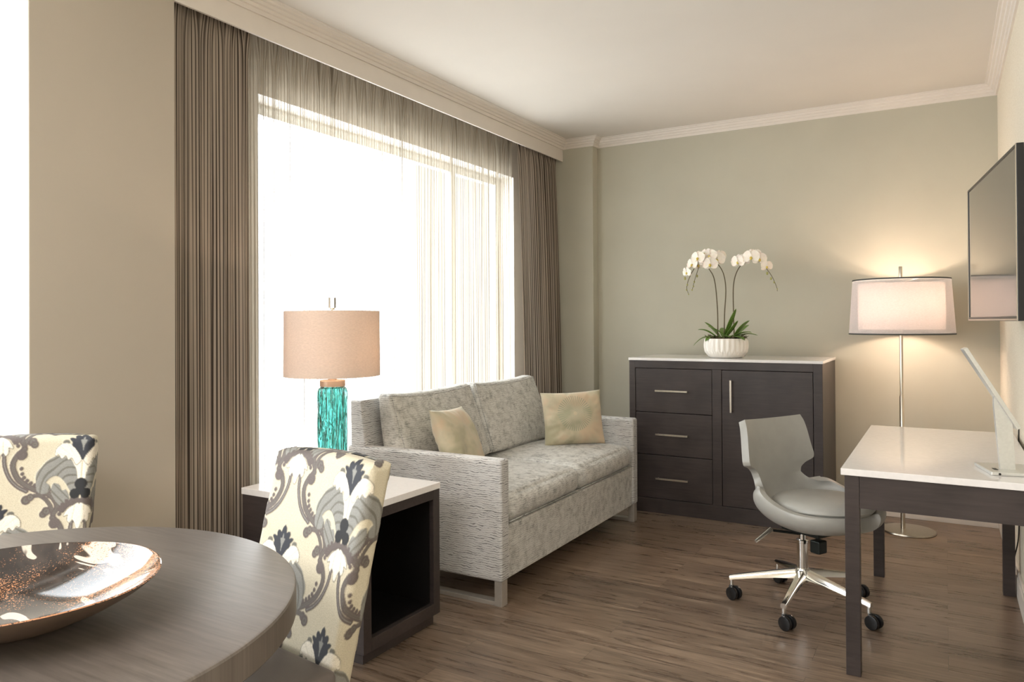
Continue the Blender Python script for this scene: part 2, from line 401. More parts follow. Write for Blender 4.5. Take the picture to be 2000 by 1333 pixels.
def addtube(bm, pts, r, n=10, cap=True):
    pts = [Vector(p) for p in pts]; rs = r if isinstance(r, (list, tuple)) else [r]*len(pts)
    prev = None; rings = []
    for i, p in enumerate(pts):
        d = (pts[min(i+1, len(pts)-1)] - pts[max(i-1, 0)]).normalized()
        if prev is None:
            a = d.orthogonal().normalized()
        else:
            a = (prev - d*prev.dot(d)).normalized()
        prev = a; b = d.cross(a)
        rings.append([bm.verts.new(p + (a*math.cos(2*PI*k/n) + b*math.sin(2*PI*k/n))*rs[i]) for k in range(n)])
    for A, B in zip(rings[:-1], rings[1:]):
        for k in range(n): bm.faces.new((A[k], A[(k+1) % n], B[(k+1) % n], B[k]))
    if cap: bm.faces.new(rings[0][::-1]); bm.faces.new(rings[-1])
def tube(name, pts, r, mat, parent=None, n=10):
    bm = bmesh.new(); addtube(bm, pts, r, n); bmesh.ops.recalc_face_normals(bm, faces=bm.faces)
    o = bmobj(name, bm, mat, parent, True); sharp(o, 50); return o
def spline(pts, k=8):
    pts = [Vector(p) for p in pts]; P = [pts[0]*2-pts[1]] + pts + [pts[-1]*2-pts[-2]]; out = []
    for i in range(1, len(P)-2):
        for j in range(k):
            t = j/k; a, b, c, d = P[i-1], P[i], P[i+1], P[i+2]
            out.append(0.5*((2*b)+(c-a)*t+(2*a-5*b+4*c-d)*t*t+(3*b-a-3*c+d)*t**3))
    out.append(pts[-1]); return out
def gridmesh(name, V, nu, nv, mat, parent=None, uv=None, closed=False):
    """V is (nv, nu, 3)"""
    idx = np.arange(nu*nv).reshape(nv, nu)
    if closed: idx = np.hstack([idx, idx[:, :1]])
    q = np.stack([idx[:-1, :-1], idx[:-1, 1:], idx[1:, 1:], idx[1:, :-1]], -1).reshape(-1, 4)
    me = D.meshes.new(name); me.from_pydata(V.reshape(-1, 3).tolist(), [], q.tolist())
    if uv is not None:
        l = me.uv_layers.new(name='UVMap'); U = uv.reshape(-1, 2)
        l.data.foreach_set('uv', U[q.reshape(-1)].reshape(-1).astype(np.float32))
    me.validate(); me.update()
    return link(name, me, mat, parent, True)

# ------------------------------------------------------------------ room
XR, YB, ZC = 0.295, 5.54, 2.775          # right wall, back wall, ceiling
XS, YCOL, XCOL = -2.68, 5.44, -2.417     # pelmet / pier face, back column
XW = -2.95                               # inner face of the window wall
YF = -3.2                                # wall behind the camera
struct(box('floor', (-3.2, XR+0.12, YF, YB+0.12, -0.10, 0), M_floor))
struct(box('ceiling', (-3.2, XR+0.12, YF, YB+0.12, ZC, ZC+0.12), M_ceil))
struct(box('wall_back', (-3.2, XR+0.12, YB, YB+0.12, 0, ZC), M_back))
struct(box('wall_right', (XR, XR+0.12, YF, YB, 0, ZC), M_paper))
struct(box('wall_front', (-3.2, XR+0.12, YF-0.12, YF, -0.1, ZC+0.12), M_pillar))
struct(box('wall_back_column', (-3.2, XCOL, YCOL, YB, 0, ZC), M_back, bev=0.003))
struct(box('wall_left_pier', (-3.15, XS, 1.352, 1.906, 0, ZC), M_pillar, bev=0.003))
WZ0, WZ1 = 0.28, 2.452
struct(boxes('wall_left', [(-3.15, XW, 1.906, 2.56, 0, ZC), (-3.15, XW, 5.10, YCOL, 0, ZC), (-3.15, XW, 2.56, 5.10, WZ1, ZC), (-3.15, XW, 2.56, 5.10, 0, WZ0),
      (-3.15, -3.0, YF, -2.2, 0, ZC), (-3.15, -3.0, -2.2, 1.352, 2.62, ZC), (-3.15, -3.0, -2.2, 1.352, 0, WZ0)], M_white))
# pelmet that hides the curtain track
struct(box('trim_1', (XS-0.012, XS, 1.906, YCOL, 2.612, ZC), M_white))
struct(box('trim_2', (XS-0.03, XS, YF, 1.352, 2.56, ZC), M_white))
# stepped cornice
def cornice():
    prof = [(0.0, -0.068), (0.010, -0.068), (0.013, -0.050), (0.021, -0.047), (0.024, -0.034), (0.034, -0.031), (0.038, -0.018), (0.050, -0.015), (0.054, -0.006), (0.066, -0.005), (0.068, 0.0)]
    prof = [(a, b-0.0005) for a, b in prof]
    path = [(XS, YF), (XS, YCOL), (XCOL, YCOL), (XCOL, YB), (XR, YB), (XR, YF)]
    P = [Vector(p) for p in path]; bm = bmesh.new(); rings = []
    for i, p in enumerate(P):
        ns = []
        for a, b in ((i-1, i), (i, i+1)):
            if a >= 0 and b < len(P):
                d = (P[b]-P[a]).normalized(); ns.append(Vector((d.y, -d.x)))
        if len(ns) == 1: m = ns[0]
        else: m = (ns[0]+ns[1]); m = m/(m.dot(ns[0]))
        rings.append([bm.verts.new((p.x+m.x*a, p.y+m.y*a, ZC+b)) for a, b in prof])
    for A, B in zip(rings[:-1], rings[1:]):
        for k in range(len(prof)-1): bm.faces.new((A[k], B[k], B[k+1], A[k+1]))
    bmesh.ops.recalc_face_normals(bm, faces=bm.faces)
    return struct(bmobj('trim_3', bm, M_white))
cornice()
def baseboard(name, b, ax):
    x0, x1, y0, y1 = b
    bs = [(x0, x1, y0, y1, 0, 0.095)]
    if ax == 'back': bs.append((x0, x1, y0+0.005, y1, 0.095, 0.115))
    else: bs.append((x0+0.005, x1, y0, y1, 0.095, 0.115))
    return struct(boxes(name, bs, M_white, bev=0.002))
baseboard('baseboard_back', (XCOL, XR-0.016, YB-0.014, YB), 'back')
baseboard('baseboard_right', (XR-0.016, XR, YF, YB), 'right')

def window(name, y0, y1, z0, z1, xo, mull):
    t = thing(name, 'x', 'x', (xo, y0, z0)); del t['label']; del t['category']; struct(t)
    w, h = y1-y0, z1-z0; f = 0.055
    bs = [(-0.03, 0.03, 0, w, 0, f), (-0.03, 0.03, 0, w, h-f, h), (-0.03, 0.03, 0, f, f, h-f), (-0.03, 0.03, w-f, w, f, h-f)]
    for m in mull: bs.append((-0.03, 0.03, m-0.025, m+0.025, f, h-f))
    boxes('window_frame', bs, M_alu, t)
    box('pane', (-0.004, 0.004, f, w-f, f, h-f), M_pane, t)
    return t
window('window_1', 2.56, 5.10, WZ0, WZ1, -3.115, (1.9,))
window('window_2', -2.2, 1.352, WZ0, 2.62, -3.10, (1.2,))

# ------------------------------------------------------------------ curtains
def cloth(name, y0, y1, z0, z1, xc, amp, pitch, mat, parent, seed, puff=0.0, pleat=True, ny=None, gather=1.0, spread=0.0):
    r = np.random.RandomState(seed)
    L = y1-y0; ny = ny or int(L/0.0045); nz = 60
    s = np.linspace(0, 1, ny); zz = 1-np.linspace(0, 1, nz)**1.6     # dense near the top
    S, Z = np.meshgrid(s, zz)
    n = L/pitch; k = np.arange(1, 6)
    warp = sum(r.randn()*0.35/j*np.sin(2*PI*j*S+r.rand()*6) for j in k)
    ph = 2*PI*(n*S) + warp
    low = 2*PI*(n*0.5*S) + sum(r.randn()*0.8/j*np.sin(2*PI*j*S + r.rand()*6 + 0.6*(1-Z)) for j in k)
    A = 0.75 + 0.45*np.sin(2*PI*S*n/5.3 + r.rand()*6)
    top = np.exp(-((1-Z)*(z1-z0)/0.10)**2) if pleat else 0*Z
    soft = np.tanh(1.6*np.sin(ph))/np.tanh(1.6)
    pinch = np.abs(np.sin(ph/2))**6
    X = amp*(A*(0.62*soft + 0.38*np.sin(low))*(1-0.75*top)) + top*pinch*amp*0.7
    X += 0.004*np.sin(ph*3.1 + 3*Z)
    Y = y0 + L*S + 0.25*pitch*np.sin(2*ph+0.5)*(1-top)*0.35 + spread*(1-Z)*(S-0.5)
    ZZ = z0 + (z1-z0)*Z
    V = np.stack([xc+puff*np.sqrt(1-Z)+X, Y, ZZ], -1)
    d = np.sqrt(np.diff(V[nz//2, :, 0])**2 + np.diff(V[nz//2, :, 1])**2); u = np.concatenate([[0], np.cumsum(d)])
    UV = np.stack([np.tile(u, (nz, 1)), ZZ], -1)
    return gridmesh(name, V, ny, nz, mat, parent, UV)
dl = tag(cloth('curtain', 1.925, 2.37, 0.012, 2.70, -2.772, 0.034, 0.125, M_drape, None, 3),
         'left taupe striped drape hanging beside the wide plain pier', 'curtain', 'striped drapes')
dr = tag(cloth('curtain', 4.80, 5.435, 0.012, 2.70, -2.765, 0.040, 0.115, M_drape, None, 5, puff=0.075),
         'right taupe striped drape hanging behind the far end of the sofa', 'curtain', 'striped drapes')
sh = tag(cloth('sheer_curtain', 2.26, 4.94, 0.012, 2.70, -2.868, 0.026, 0.10, M_sheer, None, 9),
         'translucent cream sheer with fine vertical stripes across the big bright window', 'curtain')
tr = tag(boxes('curtain_track', [(-2.79, -2.75, 1.92, 5.43, 2.712, 2.735), (-2.885, -2.85, 1.92, 5.43, 2.712, 2.735), (-2.885, -2.75, 3.5, 3.55, 2.735, ZC-0.001)], M_nickel),
         'metal ceiling track carrying the drapes and sheer behind the white pelmet', 'curtain track')

# ------------------------------------------------------------------ storage cabinet
cab = thing('storage_cabinet', 'dark espresso cabinet with three drawers, a door and a white stone top', 'cabinet', (-1.2725, 4.87, 0))
W = 0.6245; DP = 0.60
boxes('body', [(-W, -W+0.043, 0, DP, 0, 1.037), (W-0.053, W, 0, DP, 0, 1.037), (-W+0.043, W-0.053, 0.018, DP, 0.06, 0.10), (-W+0.043, W-0.053, 0, DP, 0.986, 1.037),
      (-W+0.043, W-0.053, 0, 0.03, 0, 0.098), (-0.050, 0.010, 0, DP-0.02, 0.098, 0.986), (-W+0.02, W-0.02, DP-0.02, DP, 0.02, 1.03)], M_esp, cab, bev=0.0015)
box('top', (-W-0.004, W+0.004, -0.006, DP+0.004, 1.037, 1.055), M_quartz, cab, bev=0.002)
for i, (a, b) in enumerate(((0.686, 0.983), (0.397, 0.682), (0.101, 0.393))):
    d = box('drawer', (-W+0.046, -0.053, 0.002, 0.3, a, b), M_esp, cab, bev=0.002)
    zc = (0.834, 0.538, 0.239)[i]
    h = boxes('handle', [(-0.431, -0.209, -0.032, -0.024, zc-0.006, zc+0.006)], M_nickel, d, bev=0.001)
    tube('handle_post', [(-0.42, 0.003, zc), (-0.42, -0.026, zc)], 0.004, M_nickel, d)
    tube('handle_post', [(-0.22, 0.003, zc), (-0.22, -0.026, zc)], 0.004, M_nickel, d)
dd = box('door', (0.013, W-0.056, 0.002, 0.024, 0.101, 0.983), M_espv, cab, bev=0.002)
boxes('handle', [(0.070, 0.082, -0.032, -0.024, 0.712, 0.921)], M_nickel, dd, bev=0.001)
for zc in (0.722, 0.911): tube('handle_post', [(0.076, 0.003, zc), (0.076, -0.026, zc)], 0.004, M_nickel, dd)

# ------------------------------------------------------------------ orchid
orc = thing('potted_orchid', 'white moth orchid in a faceted white ceramic pot on the dark cabinet', 'plant', (-1.288, 5.10, 1.0555))
def pr(a, z):
    # fluted above, criss-cross diamonds below
    n = 26
    if z > 0.062: return 0.003*math.cos(n*a)
    k = (0.062-z)/0.062
    return 0.0026*max(math.cos(n*(a)+k*PI*1.5), math.cos(n*a-k*PI*1.5))
pp = [(0.0, 0.0), (0.100, 0.0), (0.118, 0.010), (0.132, 0.030)] + [(0.137+0.008*math.sin((z-0.03)/0.1*PI*0.9), z) for z in np.linspace(0.04, 0.122, 14)] + [(0.139, 0.130), (0.132, 0.131), (0.130, 0.118), (0.0, 0.112)]
lathe('pot', pp, M_ceramic, orc, n=260, rib=lambda a, z: pr(a, z) if 0.012 < z < 0.125 else 0)
bm = bmesh.new(); addlathe(bm, [(0.0, 0.128), (0.06, 0.135), (0.11, 0.128), (0.1315, 0.116), (0.129, 0.1135)], 60)
for v in bm.verts:
    v.co.z += rnd.uniform(-0.005, 0.006) if v.co.z > 0.12 else 0
bmobj('moss', bm, M_moss, orc, True)
bm = bmesh.new()
for i in range(90):   # dry bark fringe spilling over the rim
    a = rnd.uniform(0, 2*PI); r = rnd.uniform(0.085, 0.128); L = rnd.uniform(0.02, 0.05)
    p = Vector((r*math.cos(a), r*math.sin(a), 0.128)); q = p + Vector((math.cos(a+rnd.uniform(-.8, .8))*L*0.8, math.sin(a+rnd.uniform(-.8, .8))*L*0.8, rnd.uniform(0.0, 0.03)))
    addtube(bm, [p, (p+q)/2+Vector((0, 0, 0.006)), q], [0.0035, 0.003, 0.0008], 5)
bmobj('bark_chips', bm, M_dleaf, orc, True)['kind'] = 'stuff'
def leaf(p0, dirx, diry, L, w, rise, droop, nm='leaf'):
    n = 14; m = 6; V = np.zeros((n, 2*m+1, 3)); side = Vector((-diry, dirx, 0)).normalized()
    for i in range(n):
        t = i/(n-1); c = Vector(p0) + Vector((dirx, diry, 0)).normalized()*L*t*(1-0.12*t) + Vector((0, 0, rise*t - droop*t*t))
        ww = w*(math.sin(PI*min(1, t*0.94+0.06))**0.6)*(1-0.15*t)
        for j in range(-m, m+1):
            s = j/m; V[i, j+m] = c + side*ww*s + Vector((0, 0, 0.28*ww*abs(s)**1.5))
    uv = np.stack(np.meshgrid(np.linspace(0, 1, 2*m+1), np.linspace(0, 3, n)), -1)
    o = gridmesh(nm, V, 2*m+1, n, M_leaf, orc, uv)
    sm = o.modifiers.new('thick', 'SOLIDIFY'); sm.thickness = 0.002
    return o
for a in [((-0.06, -0.02, .13), -1, -.25, .17, .022, .07, .12), ((-0.05, -0.03, .13), -.8, -.5, .15, .026, .13, .07), ((-0.04, 0.02, .13), -.8, .3, .15, .022, .16, .05),
          ((-0.05, -0.03, .13), -.45, -.7, .12, .030, .06, .08), ((-0.01, 0.0, .13), .45, -.3, .13, .022, .22, .02), ((0.02, -0.02, .13), -.9, -.3, .15, .024, .13, .05),
          ((0.03, -0.03, .13), .7, -.5, .17, .028, .05, .06), ((0.04, 0.0, .13), .9, -.2, .16, .026, .10, .06), ((0.05, 0.0, .13), .6, -.1, .13, .040, .16, .04),
          ((0.04, 0.03, .13), .5, .6, .15, .03, .12, .03), ((0.03, -0.02, .13), .2, -.9, .12, .026, .06, .05), ((0.04, 0, .13), 1, .1, .19, .022, .09, .07),
          ((-0.02, 0.03, .13), -.3, .8, .14, .026, .1, .03), ((0.0, -0.02, .13), .8, -.35, .12, .024, .12, .0)]:
    leaf(*a)
def flower(parent, p, nx, ny, nz, s):
    """five rounded petals and a small lip; facing direction n"""
    bm = bmesh.new(); bl = bmesh.new()
    nrm = Vector((nx, ny, nz)).normalized(); q = nrm.to_track_quat('Z', 'Y').to_matrix().to_4x4(); q.translation = Vector(p)
    for k, (a, L, w) in enumerate(((90, 1.0, .42), (210, .95, .38), (330, .95, .38), (20, 1.05, .72), (160, 1.05, .72))):
        a = math.radians(a+rnd.uniform(-6, 6)); ca, sa = math.cos(a), math.sin(a); n = 7; rows = []
        for i in range(n):
            t = i/(n-1); ww = w*s*math.sin(PI*min(1, 0.06+t*0.90))**0.7; rr = t*L*s
            z = 0.10*s*t + (0.002 if k > 2 else 0) - 0.22*s*t*t
            rows.append([bm.verts.new((ca*rr-sa*ww*u, sa*rr+ca*ww*u, z+0.10*s*u*u*(1 if k > 2 else -1)+0.04*s*math.sin(5*u+3*t))) for u in (-1, -.5, 0, .5, 1)])
        for A, B in zip(rows[:-1], rows[1:]):
            for j in range(4): bm.faces.new((A[j], A[j+1], B[j+1], B[j]))
    bm.transform(q)
    o = bmobj('flower', bm, M_petal, parent, True)
    bmesh.ops.create_icosphere(bl, subdivisions=2, radius=0.22*s); bmesh.ops.scale(bl, vec=(0.8, 1.0, 0.9), verts=bl.verts)
    bmesh.ops.translate(bl, vec=(0, -0.14*s, 0.12*s), verts=bl.verts)
    q2 = q.copy(); bl.transform(q2)
    bmobj('flower_lip', bl, M_lip, o, True)['label'] = 'yellow lip at the flower centre'
def bud(parent, p, r):
    bm = bmesh.new(); bmesh.ops.create_icosphere(bm, subdivisions=2, radius=r); bmesh.ops.scale(bm, vec=(.75, .75, 1.15), verts=bm.verts)
    bmesh.ops.translate(bm, vec=p, verts=bm.verts); bmobj('bud', bm, M_bud, parent, True)
def orch_stem(pts, flowers, buds):
    sp = spline(pts, 8); n = len(sp)
    o = tube('stem', sp, [0.0042 - 0.0026*i/(n-1) for i in range(n)], M_stem, orc, 8)
    for f in flowers: flower(o, *f)
    for p, r in buds: bud(o, p, r)
# px -> local: x = (px-1418)/297, z = (699-py)/297
orch_stem([(-.055, .0, .13), (-.055, -.005, .33), (-.068, -.02, .52), (-.10, -.03, .60), (-.15, -.04, .655), (-.19, -.05, .625), (-.235, -.06, .54), (-.25, -.06, .48), (-.24, -.06, .44)],
          [((-.115, -.06, .66), .3, -1, -.1, .052), ((-.165, -.08, .68), -.2, -1, .1, .050), ((-.21, -.06, .64), -.5, -1, 0, .046), ((-.245, -.07, .585), -.6, -.9, -.2, .040),
           ((-.17, -.05, .635), .1, -1, -.4, .044)],
          [((-.262, -.06, .545), .010), ((-.245, -.065, .50), .007), ((-.252, -.06, .465), .006), ((-.238, -.06, .435), .005)])
orch_stem([(-.012, .0, .13), (-.008, .0, .30), (.004, -.01, .46), (-.01, -.015, .57), (-.05, -.02, .64), (-.10, -.03, .67), (-.16, -.03, .64), (-.195, -.03, .56), (-.22, -.03, .47)],
          [((-.045, -.05, .665), .3, -1, -.1, .056), ((-.09, -.06, .69), -.1, -1, .2, .052), ((-.085, -.07, .635), .1, -1, -.3, .052), ((-.125, -.04, .71), -.3, -.8, .5, .044), ((-.03, -.03, .69), .5, -.9, .2, .044)],
          [((-.185, -.035, .56), .009), ((-.205, -.035, .52), .007), ((-.212, -.03, .49), .006), ((-.222, -.03, .465), .006)])
orch_stem([(.055, .0, .14), (.052, .0, .30), (.055, -.01, .48), (.08, -.015, .58), (.13, -.02, .64), (.20, -.03, .655), (.26, -.03, .61), (.31, -.035, .54), (.34, -.04, .47), (.345, -.04, .44)],
          [((.095, -.04, .645), -.3, -1, -.1, .050), ((.135, -.04, .655), .2, -1, .1, .044), ((.185, -.06, .67), 0, -1, 0, .054), ((.235, -.05, .655), .4, -1, .1, .048), ((.28, -.045, .605), .6, -.9, -.1, .040), ((.205, -.04, .69), .1, -.9, .4, .040)],
          [((.283, -.045, .56), .010), ((.305, -.04, .525), .009), ((.325, -.04, .50), .007), ((.345, -.04, .455), .005)])

# ------------------------------------------------------------------ sofa
sofa = thing('sofa', 'pale grey crinkled velvet two-seat sofa on steel sled legs below the window', 'sofa', (-1.752, 2.90, 0))
SL = 1.738
def softbox(name, x0, x1, y0, y1, z0, z1, bev, mat, parent, puff=0.0, pz_=1.0, seed=1, shear=None, wob=0.004):
    bm = bmesh.new(); addbox(bm, x0, x1, y0, y1, z0, z1)
    bmesh.ops.recalc_face_normals(bm, faces=bm.faces)
    bmesh.ops.subdivide_edges(bm, edges=bm.edges, cuts=25, use_grid_fill=True)
    c = Vector(((x0+x1)/2, (y0+y1)/2, (z0+z1)/2)); h = Vector(((x1-x0)/2, (y1-y0)/2, (z1-z0)/2))
    r = random.Random(seed); ph = [r.uniform(0, 6) for _ in range(6)]
    for v in bm.verts:
        d = v.co-c; n = [math.sin(max(-1, min(1, d[i]/h[i]))*PI/2) for i in range(3)]; d = Vector([n[i]*h[i] for i in range(3)])
        # rounded box: pull corners in
        core = Vector([max(-h[i]+bev, min(h[i]-bev, d[i])) for i in range(3)]); e = d-core
        if e.length > 1e-7: d = core + e.normalized()*min(bev, e.length if e.length < bev else bev)
        pz = (1-n[0]**2)*(1-n[1]**2) if abs(n[2]) > 0.98 else 0; px = (1-n[1]**2)*(1-n[2]**2) if abs(n[0]) > 0.98 else 0
        py = (1-n[0]**2)*(1-n[2]**2) if abs(n[1]) > 0.98 else 0
        d += Vector((px*math.copysign(1, n[0])*puff, py*math.copysign(1, n[1])*puff*0.3, pz*math.copysign(1, n[2])*puff*pz_))
        wv = 0.4*wob*math.sin(9*d.x+ph[0])*math.sin(8*d.y+ph[1])*math.sin(10*d.z+ph[2])
        d *= 1+wv*3
        v.co = c+d
        if shear: v.co = shear(v.co)
    o = bmobj(name, bm, mat, parent, True)
    return o
for nm, y0, y1 in (('arm', 0, 0.076), ('arm', SL-0.076, SL)):
    softbox(nm, -0.93, 0, y0, y1, 0.115, 0.672, 0.014, M_velv, sofa, 0.0, wob=0)
box('front_rail', (-0.90, -0.012, 0.0785, SL-0.0785, 0.112, 0.358), M_velv2, sofa, bev=0.006, seg=3)
# raked back frame and wedge cushions: x runs 0..1 between the rear and front faces
def wedge(b0, f0, z0, b1, f1, z1):
    def f(p):
        t = (p.z-z0)/(z1-z0); xb = b0+(b1-b0)*t; xf = f0+(f1-f0)*t
        p.x = xb+(xf-xb)*(p.x+0.60)/0.17; return p
    return f
softbox('back_frame', -0.60, -0.43, 0.004, SL-0.004, 0.36, 0.905, 0.012, M_velv, sofa, 0, shear=wedge(-0.905, -0.765, 0.36, -0.912, -0.840, 0.905), wob=0)
for i in range(2):
    y0 = 0.080 + i*0.794; y1 = y0+0.780
    c = softbox('seat_cushion', -0.76, -0.004, y0, y1, 0.361, 0.505, 0.055, M_velv2, sofa, 0.024, seed=4+i)
    lean0 = wedge(-0.745, -0.565, 0.51, -0.812, -0.722, 0.92)
    def lean(p, yc=(y0+y1)/2):
        t = (p.z-0.51)/0.41; q = lean0(p); e = abs(q.y-yc)/0.39
        q.y = yc+(q.y-yc)*(1-0.035*t*t); q.z += 0.014*t*(e**3-0.6*(1-e*e)); return q
    b = softbox('back_cushion', -0.60, -0.43, y0+0.003, y1-0.003, 0.522, 0.925, 0.030, M_velv2, sofa, 0.055, 0.16, seed=8+i, shear=lean)
    # welt along the front face edge
    bm = bmesh.new()
    e = 0.013
    pts = []
    cor = [(y0+e, 0.535), (y1-e, 0.535), (y1-e, 0.915), (y0+e, 0.915), (y0+e, 0.535)]
    for (a, z), (a2, z2) in zip(cor[:-1], cor[1:]):
        for t in np.linspace(0, 1, 12)[:-1]: pts.append(lean(Vector((-0.434, a+(a2-a)*t, z+(z2-z)*t))))
    pts.append(pts[0].copy()); addtube(bm, pts, 0.0028, 6, cap=False); bmobj('piping', bm, M_velv, b, True)
    bm = bmesh.new(); pts = [(-0.012, y0+0.012, 0.372), (-0.012, y1-0.012, 0.372)]; addtube(bm, pts, 0.003, 6); bmobj('piping', bm, M_velv, c, True)
for y in (0.010, SL-0.060):
    boxes('sled_leg', [(-0.045, -0.005, y, y+0.050, 0.0, 0.116), (-0.885, -0.045, y+0.004, y+0.050, 0.0, 0.020), (-0.925, -0.885, y, y+0.050, 0, 0.116)], M_steel, sofa, bev=0.0015)

def pillow(name, label, w, h, th, mat, loc, rot, seed):
    n = 40; u = np.linspace(-1, 1, n); U, Vv = np.meshgrid(u, u)
    prof = ((1-np.abs(U)**2.4)*(1-np.abs(Vv)**2.4))**0.55
    pin = 1-0.06*(1-U**2)*(np.abs(Vv)**3) ; pin2 = 1-0.06*(1-Vv**2)*(np.abs(U)**3)
    r = np.random.RandomState(seed)
    wr = sum(0.0035*np.sin(r.randn()*5*U+r.randn()*5*Vv+r.rand()*6) for _ in range(5))
    ang = np.arctan2(Vv, U); rad = np.sqrt(U**2+Vv**2)
    wr = wr + 0.004*np.sin(ang*22+r.rand()*6)*np.exp(-((rad-0.95)/0.22)**2)
    F = np.stack([U*w/2*pin2, Vv*h/2*pin, th/2*prof+wr*prof], -1); B = F.copy(); B[..., 2] = -th/2*prof+wr*prof
    idx = np.arange(n*n).reshape(n, n)
    qf = np.stack([idx[:-1, :-1], idx[:-1, 1:], idx[1:, 1:], idx[1:, :-1]], -1).reshape(-1, 4)
    V = np.vstack([F.reshape(-1, 3), B.reshape(-1, 3)]); q = np.vstack([qf, qf[:, ::-1]+n*n])
    me = D.meshes.new(name); me.from_pydata(V.tolist(), [], q.tolist())
    bm = bmesh.new(); bm.from_mesh(me); bmesh.ops.remove_doubles(bm, verts=bm.verts, dist=0.0004); bm.to_mesh(me); bm.free()
    o = link(name, me, mat, None, True); o.location = loc; o.rotation_euler = rot; tag(o, label, 'pillow', 'throw pillows on the sofa')
    return o
M_p1 = pillow_mat('satin_pillow_plain', None); M_p2 = pillow_mat('satin_pillow_burst', (-0.01, 0.03))
def basis(xaxis, yaxis):
    x = Vector(xaxis).normalized(); y = Vector(yaxis); z = x.cross(y).normalized(); y = z.cross(x)
    return Matrix((x, y, z)).transposed().to_euler()
P1 = pillow('throw_pillow', 'cream satin pillow tipped onto its corner against the near back cushion', 0.45, 0.38, 0.15, M_p1, (-2.215, 3.235, 0.675), basis((-0.22, 0.97, -0.06), (-0.38, -0.06, 0.92)), 3)
P2 = pillow('throw_pillow', 'cream pillow with green starburst medallion against the far sofa arm', 0.42, 0.35, 0.14, M_p2, (-2.065, 4.315, 0.685), basis((0.66, 0.75, 0.02), (-0.12, 0.12, 0.97)), 5)

# ------------------------------------------------------------------ end table and lamp
et = thing('end_table', 'open dark wood cube end table with white stone top beside the sofa', 'side table', (-2.24, 2.39, 0))
a, b = 0.335, 0.245
boxes('body', [(-a, a, -b, -b+0.045, 0.045, 0.583), (-a, a, b-0.045, b, 0.045, 0.583), (-a, a, -b+0.045, b-0.045, 0.543, 0.583), (-a, a, -b+0.045, b-0.045, 0.045, 0.095), (-a, -a+0.02, -b+0.045, b-0.045, 0.095, 0.543)], M_esp, et, bev=0.0015)
boxes('inside_shading', [(-a+0.021, a-0.02, b-0.049, b-0.0455, 0.0985, 0.54), (-a+0.021, a-0.02, -b+0.0455, -b+0.049, 0.0985, 0.54), (-a+0.021, a-0.02, -b+0.05, b-0.05, 0.0955, 0.098), (-a+0.0205, -a+0.0235, -b+0.05, b-0.05, 0.0985, 0.54)], M_espshade, et)['label'] = 'dark sheets painting in the shade inside the open cube'  # thin darkened sheets stand in for the shade inside the cube
box('plinth', (-a+0.02, a-0.022, -b+0.02, b-0.02, 0, 0.045), M_esp, et)
box('top', (-a-0.003, a+0.003, -b-0.003, b+0.003, 0.583, 0.610), M_quartz, et, bev=0.002)

tl = thing('table_lamp', 'turquoise glass cylinder lamp with beige linen drum shade on the end table', 'lamp', (-2.25, 2.345, 0.6105))
def grib(a, z): return 0.0022*math.sin(13*a+2.0*math.sin(9*z)) + 0.0015*math.sin(29*a+30*z*math.sin(a)) + 0.001*math.sin(47*a)
gp = [(0, 0.0), (0.054, 0.0), (0.059, 0.006)] + [(0.059, z) for z in np.linspace(0.02, 0.40, 40)] + [(0.057, 0.418), (0.050, 0.424), (0.046, 0.422), (0.045, 0.41)] + [(0.046, z) for z in np.linspace(0.39, 0.03, 14)] + [(0.040, 0.018), (0, 0.016)]
gl = lathe('glass_body', gp, M_teal, tl, n=140, rib=lambda a, z: grib(a, z) if 0.012 < z < 0.41 else 0)
lathe('neck_cap', [(0, 0.425), (0.052, 0.425), (0.053, 0.429), (0.053, 0.448), (0.050, 0.452), (0.018, 0.452), (0.018, 0.47), (0, 0.47)], M_cap, tl)
lathe('inner_rod', [(0, 0.018), (0.006, 0.018), (0.006, 0.424), (0, 0.424)], M_chrome, tl, n=16)
s = lathe('lamp_shade', [(0.1985, 0.470), (0.2000, 0.470), (0.1985, 0.744), (0.1970, 0.744), (0.1985, 0.470)], M_linen, tl, n=96)
lathe('socket', [(0, 0.47), (0.016, 0.47), (0.016, 0.53), (0, 0.53)], M_chrome, tl, n=20)
bm = bmesh.new()
for k in range(3):
    an = k*2*PI/3+0.4; addtube(bm, [(0, 0, 0.738), (0.1965*math.cos(an), 0.1965*math.sin(an), 0.738)], 0.0018, 6)
addtube(bm, [(0, 0, 0.53), (0, 0, 0.752)], 0.003, 8)
bmobj('shade_spider', bm, M_chrome, tl)
lathe('bulb', [(0, 0.531), (0.012, 0.54), (0.028, 0.57), (0.028, 0.59), (0.012, 0.61), (0, 0.612)], M_bulb, tl, n=20)
bx = box('finial', (-0.0115, 0.0115, -0.0115, 0.0115, 0.757, 0.802), M_clear, tl, bev=0.001)
lathe('finial_base', [(0, 0.750), (0.010, 0.750), (0.010, 0.757), (0, 0.757)], M_nickel, tl, n=16)
def point(name, loc, power, col=(1, 0.68, 0.42), r=0.03, parent=None):
    l = D.lights.new(name, 'POINT'); l.energy = power; l.color = col; l.shadow_soft_size = r
    o = D.objects.new(name, l); C.objects.link(o); o.location = loc
    return o
point('table_lamp_light', (-2.25, 2.345, 0.61+0.60), 8, (1.0, 0.78, 0.60))

